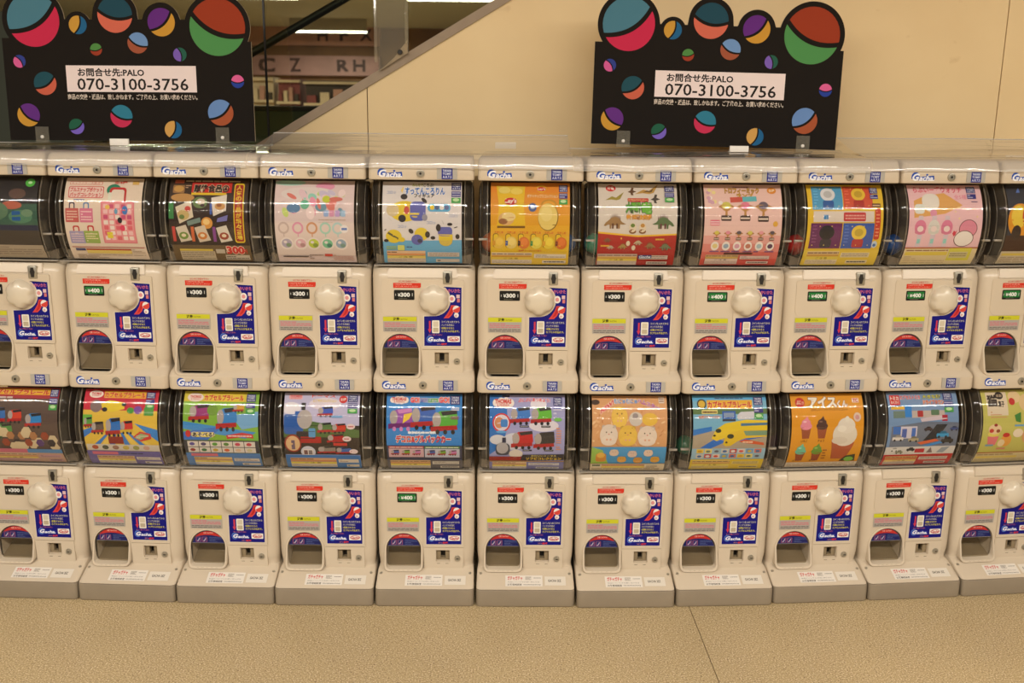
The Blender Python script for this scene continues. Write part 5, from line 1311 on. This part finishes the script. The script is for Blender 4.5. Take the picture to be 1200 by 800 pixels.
def card_l9():
    p = Print((210, 176, 722, 706)); base(p, (120, 150, 190))
    p.rr(228, 196, 302, 262, 6, (204, 50, 48)); p.text('トミカ', 236, 204, 294, 228, (238, 224, 216), .04); p.text('わくわく', 236, 234, 294, 254, (238, 224, 216), .03); p.text('カプセルトミカ', 306, 198, 452, 224, (204, 50, 56), .04, (232, 220, 216), .08)
    p.text('大きな街', 470, 198, 602, 222, (196, 190, 60), .04, (70, 80, 90), .08); p.text('ドライブタウン', 470, 232, 622, 262, (206, 96, 50), .05, (236, 214, 190), .1)
    p.rect(232, 272, 330, 290, (226, 180, 60)); p.rect(330, 262, 380, 340, (50, 130, 210)); p.rect(245, 300, 330, 345, (110, 130, 120)); p.rect(380, 300, 620, 345, (190, 176, 170)); p.rr(420, 300, 462, 340, 6, (170, 50, 50)); p.rr(520, 296, 580, 330, 6, (90, 120, 90)); p.poly([(440, 350), (620, 330), (640, 356), (450, 372)], (206, 190, 200)); p.rect(600, 330, 640, 370, (170, 40, 60))
    p.poly([(232, 400), (480, 370), (722, 380), (722, 540), (232, 540)], (110, 118, 136)); p.rect(300, 400, 420, 480, (206, 200, 214)); p.rect(310, 415, 345, 475, (80, 100, 170)); p.rect(380, 410, 410, 470, (70, 110, 190)); p.rect(245, 400, 300, 450, (60, 110, 190)); p.poly([(470, 500), (560, 390), (640, 390), (560, 500)], (44, 44, 50))
    def car(x, y, w, c):
        p.rr(x - w * .5, y - w * .12, x + w * .5, y + w * .16, w * .08, c); p.poly([(x - w * .3, y - w * .1), (x - w * .16, y - w * .28), (x + w * .22, y - w * .28), (x + w * .34, y - w * .1)], tuple(int(v * .7) for v in c)); p.ell(x - w * .28, y + w * .16, w * .1, w * .1, (40, 36, 36), 0, 10); p.ell(x + w * .28, y + w * .16, w * .1, w * .1, (40, 36, 36), 0, 10)
    car(285, 480, 80, (222, 216, 210)); car(400, 488, 76, (170, 160, 130)); car(500, 420, 60, (60, 44, 50)); car(610, 460, 90, (60, 150, 200)); car(650, 500, 90, (60, 58, 56)); car(690, 420, 60, (60, 76, 130))
    p.poly([(430, 510), (560, 486), (590, 500), (460, 526)], (214, 100, 60)); p.poly([(470, 536), (590, 505), (620, 515), (520, 540)], (60, 140, 214))
    p.rect(210, 540, 722, 605, (214, 210, 206)); car(276, 562, 56, (222, 220, 216)); car(315, 582, 56, (150, 150, 130)); car(395, 562, 60, (50, 48, 50)); p.rr(428, 556, 498, 588, 4, (190, 50, 60)); p.poly([(515, 590), (540, 545), (560, 590)], (130, 110, 110)); p.poly([(590, 590), (620, 550), (680, 545), (640, 592)], (150, 160, 170))
    p.rect(210, 602, 722, 706, (190, 44, 44)); table(p, 228, 616, 700, 698, (222, 170, 110), (226, 196, 110), (214, 196, 186), (206, 120, 70), .5)
    marks(p, 618, 188, 684, 48)
    return p
def card_l10():
    p = Print((300, 160, 840, 694)); base(p, (196, 190, 100))
    p.rect(335, 175, 500, 330, (222, 206, 180)); p.text('猫', 346, 196, 418, 268, (50, 40, 36), .05); p.ell(442, 198, 32, 26, (50, 42, 38)); p.text('のお', 420, 190, 464, 208, (214, 190, 160), .02); p.text('菓子', 426, 236, 474, 274, (50, 40, 36), .04); p.lines(360, 300, 490, 350, 3, (206, 150, 110), .4)
    p.ell(560, 210, 50, 40, (226, 196, 150)); p.ell(536, 240, 24, 24, (196, 50, 44)); p.ell(660, 250, 70, 60, (220, 190, 140)); p.poly([(548, 330), (600, 310), (600, 380), (560, 370)], (70, 130, 60))
    p.poly([(346, 470), (436, 470), (420, 535), (362, 535)], (222, 120, 124)); p.ell(391, 452, 46, 20, (226, 206, 100)); p.ell(398, 420, 52, 34, (230, 200, 160)); p.ell(372, 430, 18, 14, (190, 60, 50)); p.ell(424, 432, 16, 12, (150, 80, 50)); p.ell(402, 392, 14, 10, (150, 40, 36)); p.rect(344, 528, 408, 542, (120, 160, 180))
    p.ell(500, 500, 42, 48, (226, 160, 70)); p.ell(465, 520, 28, 28, (230, 206, 160)); p.ell(494, 462, 28, 16, (196, 50, 40)); p.rect(440, 556, 512, 572, (206, 140, 110)); p.ell(585, 450, 40, 30, (232, 216, 190)); p.ell(680, 470, 60, 60, (214, 160, 110)); p.rect(552, 392, 640, 404, (110, 160, 200))
    p.rect(300, 596, 840, 694, (214, 198, 150)); p.rect(300, 594, 840, 602, (170, 90, 50)); p.rect(310, 632, 640, 652, (224, 200, 96)); p.lines(310, 606, 640, 628, 1, (160, 130, 90), .4); p.lines(310, 658, 820, 690, 3, (180, 160, 120), .4)
    return p

UP = [(card_u0, 300, 'upper capsule machine whose dark card bears a green disc'),
      (card_u1, 400, 'upper capsule machine whose cream card shows small and large tote bags'),
      (card_u2, 300, 'upper capsule machine whose dark brown card shows plates of food'),
      (card_u3, 300, 'upper capsule machine whose pastel pink card shows rings and round charms'),
      (card_u4, 300, 'upper capsule machine whose white and sky blue card shows tumbling yellow toys'),
      (card_u5, 300, 'upper capsule machine whose orange and yellow card shows potato chips'),
      (card_u6, 300, 'upper capsule machine whose white and red card shows dinosaurs'),
      (card_u7, 400, 'upper capsule machine whose pink card shows little golden trophies'),
      (card_u8, 400, 'upper capsule machine whose yellow-edged card has four coloured picture squares'),
      (card_u9, 400, 'upper capsule machine whose pale pink card shows toy watches'),
      (card_u10, 400, 'upper capsule machine whose dark card glows orange in its middle')]
LOW = [(card_l0, 300, 'lower capsule machine whose crowded brown card has an orange title strip and trains'),
       (card_l1, 300, 'lower capsule machine whose red-topped card shows trains on yellow and blue rays'),
       (card_l2, 300, 'lower capsule machine whose green card shows trains over two rows of small boxes'),
       (card_l3, 300, 'lower capsule machine whose lilac sky card shows a big blue engine'),
       (card_l4, 400, 'lower capsule machine whose bright blue card shows three toy trains and a green price plate'),
       (card_l5, 300, 'lower capsule machine whose lilac card shows blue, green, red and black engines'),
       (card_l6, 300, 'lower capsule machine whose tan and blue card shows plump toy hamsters'),
       (card_l7, 300, 'lower capsule machine whose card shows yellow bullet trains'),
       (card_l8, 300, 'lower capsule machine whose orange card shows ice cream cones'),
       (card_l9, 300, 'lower capsule machine whose blue and red card shows toy cars and buildings'),
       (card_l10, 300, 'lower capsule machine whose yellow-green card shows cakes and sweets')]
for rows, upper in ((LOW, False), (UP, True)):
    for i, (fn, price, label) in enumerate(rows):
        make_machine(i, upper, fn().mesh('product_card', card_map, 'print'), price, label)

# ------------------------------------------------------------------ loose things: sign boards, clear covers, tags, capsules
SW = 0.737; SC = SW / 1006.0                      # sign width; metres per drawing unit
BALLS = [(245, 115, 105, 125, (74, 122, 142), (196, 44, 78), 60), (423, 134, 36, 52, (196, 148, 62), (36, 96, 140), 20), (575, 94, 70, 90, (34, 72, 88), (206, 104, 84), 100),
         (760, 122, 55, 76, (98, 44, 128), (198, 146, 56), 50), (985, 140, 112, 132, (150, 58, 34), (78, 140, 80), 112),
         (490, 229, 24, 0, (80, 134, 70), (150, 60, 40), 80), (660, 203, 41, 0, (110, 146, 196), (156, 84, 60), 115), (828, 247, 27, 0, (120, 92, 180), (40, 92, 76), -15),
         (176, 277, 25, 0, (206, 92, 150), (50, 64, 140), -35), (1057, 352, 26, 0, (214, 96, 150), (42, 64, 150), 90), (273, 363, 46, 0, (34, 76, 88), (196, 96, 74), 60),
         (195, 489, 46, 0, (98, 48, 128), (198, 146, 56), 130), (388, 534, 31, 0, (36, 92, 70), (118, 96, 190), 60), (575, 492, 45, 0, (50, 122, 146), (196, 50, 84), 110),
         (784, 545, 35, 0, (204, 156, 84), (36, 96, 140), 20), (982, 476, 52, 0, (104, 138, 190), (164, 84, 52), 55)]
def sign_meshes():
    xs = [245 + i * 740 / 200 for i in range(201)]      # crest between the tops of the two big balls
    top = []
    for x in xs:
        y = 186 + 10 * (x - 112) / 1006
        if 360 < x < 860: y = min(y, 112)
        for cx, cy, r, ro, *_ in BALLS[:5]:
            if abs(x - cx) < ro: y = min(y, cy - math.sqrt(ro * ro - (x - cx) ** 2))
        top.append(y)
    wx = lambda x: (x - 615) * SC
    wz = lambda y: (590 - y) * SC
    def arc(cx, cy, r, a0, a1, n=24): return [(cx + r * math.cos(math.radians(a0 + (a1 - a0) * i / n)), cy - r * math.sin(math.radians(a0 + (a1 - a0) * i / n))) for i in range(n + 1)]
    c0, c4 = BALLS[0], BALLS[4]
    aR = math.degrees(math.asin((196 - c4[1]) / c4[3])); aL = math.degrees(math.asin((186 - c0[1]) / c0[3]))
    out2 = [(112, 590), (1118, 590), (1118, 196)] + arc(c4[0], c4[1], c4[3], -aR, 90)[:-1] + list(zip(xs[::-1], top[::-1])) + arc(c0[0], c0[1], c0[3], 90, 180 + aL)[1:] + [(112, 186)]
    pts = [(wx(x), wz(y)) for x, y in out2]
    board = prism_mesh('board', pts, 0.0, .005, 'board_edge')
    p = Print((112, 0, 1118, 590), band=None)
    face = out2
    p.lv += 1; p._add([p.T(q) for q in face], (27, 22, 18), clip=False)
    def raw(pts, col): p.lv += 1; p._add([p.T(q) for q in pts], col, clip=False)
    for cx, cy, r, ro, ca, cb, ang in BALLS:
        a = math.radians(ang); ex = (-math.sin(a), math.cos(a)); ey = (math.cos(a), math.sin(a))     # ey points from the first colour to the second
        raw([(cx + r * math.cos(2 * math.pi * i / 36), cy + r * math.sin(2 * math.pi * i / 36)) for i in range(36)], ca)
        def curve(off):
            out = []
            c0 = .22 * r + off
            for i in range(17):
                t = -1 + i / 8; y = c0 - .30 * r * t * t
                x = t * math.sqrt(max(0.0, r * r - (c0 - .30 * r) ** 2))
                out.append((x, y))
            return out
        cv = curve(.09 * r)
        aL = math.atan2(cv[0][1], cv[0][0]); aR = math.atan2(cv[-1][1], cv[-1][0])
        arc = []
        if aL < 0: aL += 2 * math.pi
        for i in range(25):
            t = aR + (aL - aR) * i / 24; arc.append((r * math.cos(t), r * math.sin(t)))
        W = lambda q: (cx + q[0] * ex[0] + q[1] * ey[0], cy + q[0] * ex[1] + q[1] * ey[1])
        raw([W(q) for q in cv + arc], cb)
        raw([W(q) for q in curve(-.09 * r) + curve(.09 * r)[::-1]], (27, 22, 18))
    raw([(362, 292), (890, 292), (890, 396), (362, 396)], (232, 216, 214))
    def tx(s, x0, y0, x1, y1, col, b): p.text(s, x0, y0, x1, y1, col, b)
    tx('お問合せ先:PALO', 410, 303, 678, 334, (40, 34, 32), .03); tx('070-3100-3756', 405, 343, 855, 388, (40, 34, 32), .012)
    tx('商品の交換・返品は、致しかねます。ご了承の上、お買い求めください。', 362, 405, 890, 426, (214, 200, 186), .02)
    pm = p.mesh('printed_face', lambda u, v, lv: ((u - 50) / 100 * SW, -.0003 - LV * lv, (590 - v * 5.9) * SC), 'sign_print')
    return board, pm
mat('board_edge', (206, 190, 160), 0.6); print_mat('sign_print', 0.7); MATS['sign_print'].node_tree.nodes['Principled BSDF'].inputs['Specular IOR Level'].default_value = 0.12
bd, pf = sign_meshes()
bm = bmesh.new()
box_bm(bm, -.020, .020, -.006, -.004, -.012, .034); box_bm(bm, -.024, .024, -.030, -.004, -.014, -.011)
brk = bm_mesh('sign_bracket', bm, 'acrylic')
def sign(pl, pr, Y, label, bx):
    a, b = pix(pl[0], pl[1], Y), pix(pr[0], pr[1], Y)
    t = thing('sign_board', label, 'sign', ((a.x + b.x) / 2, Y, (a.z + b.z) / 2), 0.0, 'black notice boards with coloured balls')
    t.rotation_euler = (math.radians(-2), -math.atan2(b.z - a.z, b.x - a.x), 0)
    obj('board', bd, None, t); obj('printed_face', pf, None, t)
    for x in bx:
        k = obj('sign_bracket', brk, None, t); k.location = (x, 0, .006)
        o = obj('bracket_screw', lathe_mesh('bracket_screw', [(.003, -.010), (.005, -.008), (.005, -.004)], 'white_tag', 10, 'y', (0, 0, .004)), None, k)
sign((12, 164), (300, 165.5), 3.10, 'black ball-patterned notice board standing before the brown shop hall and glass', (-.270, .272))
sign((692, 168), (979, 176), 3.10, 'black ball-patterned notice board standing against the plain cream wall', (-.272, .268))

# clear plastic dust covers lying over the lids
def front_at(x):
    for (xa, ya, ta), (xb, yb, tb) in zip(COLS, COLS[1:]):
        if x <= xb or (xb, yb, tb) == COLS[-1]: return ya + (yb - ya) * (x - xa) / (xb - xa)
def dust_cover(x0, x1, lift, seed, label, drop, rise):
    rnd = random.Random(seed); ph = [rnd.uniform(0, 6.28) for _ in range(6)]
    flat = [.372 - i * (.372 - .070) / 44 for i in range(45)]
    prof = [(y, .0045 + rise * ((y - .07) / .302) ** 1.7) for y in flat] + [(.062, .0035), (.055, .0005), (.049, -.004), (.044, -.010), (.0415, -.016), (.0400, -.022), (.0392, -.022 - drop * .5), (.0388, -.022 - drop)]
    ridges = [(rnd.uniform(.10, .35), rnd.uniform(.0012, .0032), rnd.uniform(x0, x1), rnd.uniform(.10, .35), rnd.uniform(-.10, .10)) for _ in range(12)]
    n = 110; rows = []
    for i in range(n + 1):
        x = x0 + (x1 - x0) * i / n
        y0 = front_at(max(-1.45, min(1.53, x))); row = []
        w = .0008 * math.sin(x * 9 + ph[0]) + .0005 * math.sin(x * 23 + ph[1])
        for k, (y, z) in enumerate(prof):
            if k >= 45: row.append((x, y0 + y - .001 - abs(w) * (k - 44) * .3, 1.3280 + lift + z))
            else:
                bump = sum(A * math.exp(-((y - yr - sl * (x - xc)) / .007) ** 2) * math.exp(-((x - xc) / L) ** 2) for yr, A, xc, L, sl in ridges)
                row.append((x, y0 + y, 1.3280 + lift + z + max(0, w) + bump))
        rows.append(row)
    vs = [v for r in rows for v in r]; m = len(prof); fs = []
    for i in range(n):
        for k in range(m - 1): fs.append((i * m + k, (i + 1) * m + k, (i + 1) * m + k + 1, i * m + k + 1))
    o = obj('dust_cover', mesh_from('dust_cover', vs, fs, True, 'sheet_clear'))
    tag(o, label, 'plastic cover', 'clear dust covers on the machine tops')
    def bead(k, r):  # pale bead added along a sheet edge to draw its bright line
        rings = [[(x, y + r * math.cos(a), z + r * math.sin(a)) for a in (0, 1.05, 2.1, 3.14, 4.19, 5.24)] for x, y, z in (rw[k] for rw in rows)]
        obj('edge_highlight', loft_mesh('edge_highlight', rings, 'edge_highlight'), None, o)
    bead(0, .0016); bead(-1, .0010)
    return o
dust_cover(-1.62, -.735, .0, 1, 'clear plastic cover over the lids below the notice board by the glass', .012, .007)
dust_cover(-.733, .163, .000, 2, 'clear plastic cover over the lids between the two notice boards', .008, .045)
dust_cover(.165, 1.000, .0, 3, 'clear plastic cover over the lids below the notice board on cream wall', .012, .007)
dust_cover(1.002, 1.72, .000, 4, 'clear plastic cover over the lids beyond the notice board on cream wall', .006, .045)

# small white tags on the covers
def tag_block(px, py, Y, w, h, label, dots=False):
    c = pix(px, py, Y)
    t = thing('cover_tag', label, 'tag', (c.x, Y, c.z - h / 2), 0)
    obj('plate', box_mesh('plate', -w / 2, w / 2, -.004, .004, 0, h, 'white_tag', .0015), None, t)
    obj('foot', box_mesh('foot', -w / 2, w / 2, .004, .022, 0, .002, 'white_tag'), None, t)
    if dots:
        for x, r in ((-w * .28, .0045), (-w * .44, .003)): obj('hole', lathe_mesh('hole', [(r, -.0046), (r, -.003)], 'dark', 12, 'y', (x, 0, h * .5)), None, t)
tag_block(592.5, 170.5, 3.06, .062, .019, 'small white tag on the clear cover between the notice boards')
tag_block(1191, 185, 3.15, .066, .018, 'white tag with two dark holes on the clear cover by the wall joint', True)
tag_block(140, 166.5, 3.045, .056, .020, 'white tag in front of the notice board by the glass')
tag_block(866, 174.5, 3.045, .056, .018, 'white tag in front of the notice board on the cream wall')

# toy capsules that show through the drum ends
def capsule_meshes(col):
    r = .030
    def half(s, m):
        prof = [(r * math.cos(math.radians(a)) + 1e-5, s * r * math.sin(math.radians(a))) for a in (0, 15, 30, 45, 60, 75, 89)]
        return lathe_mesh('half', prof, m, 20, 'z', (0, 0, 0), 60)
    m = 'capsule_%d_%d_%d' % col
    if m not in MATS: mat(m, col, .25)
    return half(-1, m), half(1, m), lathe_mesh('rim', [(r * 1.0, -.002), (r * 1.05, -.0015), (r * 1.05, .0015), (r * 1.0, .002)], m, 20, 'z')
def capsule(ci, upper, u, yl, dzz, col, label, tilt):
    X, Y, th = COLS[ci]; zr = (1.0215 if upper else 1.0215 - STEP)
    c, s = math.cos(th), math.sin(th)
    floor_z = zr + .006 + (abs(u) - .05) / .093 * .024 if abs(u) > .05 else zr + .006
    t = thing('toy_capsule', label, 'capsule', (X + u * c - yl * s, Y + u * s + yl * c, floor_z + .034 + dzz), 0)
    t.rotation_euler = (math.radians(tilt), math.radians(tilt * .6), 0)
    a, b, r = capsule_meshes(col)
    obj('lower_half', a, None, t); obj('upper_half', b, None, t); obj('rim', r, None, t)
capsule(5, True, -.108, .165, .0, (200, 92, 40), 'orange toy capsule behind the potato chip card', 150)
capsule(5, True, .108, .165, .0, (46, 92, 150), 'blue toy capsule behind the potato chip card', 160)
capsule(6, True, -.108, .160, .0, (60, 150, 120), 'green toy capsule behind the dinosaur card', 150)
capsule(8, True, -.106, .150, .0, (190, 36, 36), 'red toy capsule behind the yellow-edged card of four squares', 165)
capsule(9, True, -.106, .150, .0, (30, 84, 160), 'blue toy capsule behind the pale pink watch card', 165)
capsule(7, False, -.106, .165, .0, (50, 120, 90), 'green toy capsule behind the yellow bullet train card', 150)
capsule(7, False, .106, .165, .0, (120, 50, 120), 'purple toy capsule behind the yellow bullet train card', 150)

if _tob is not None:
    bpy.data.objects.remove(_tob)
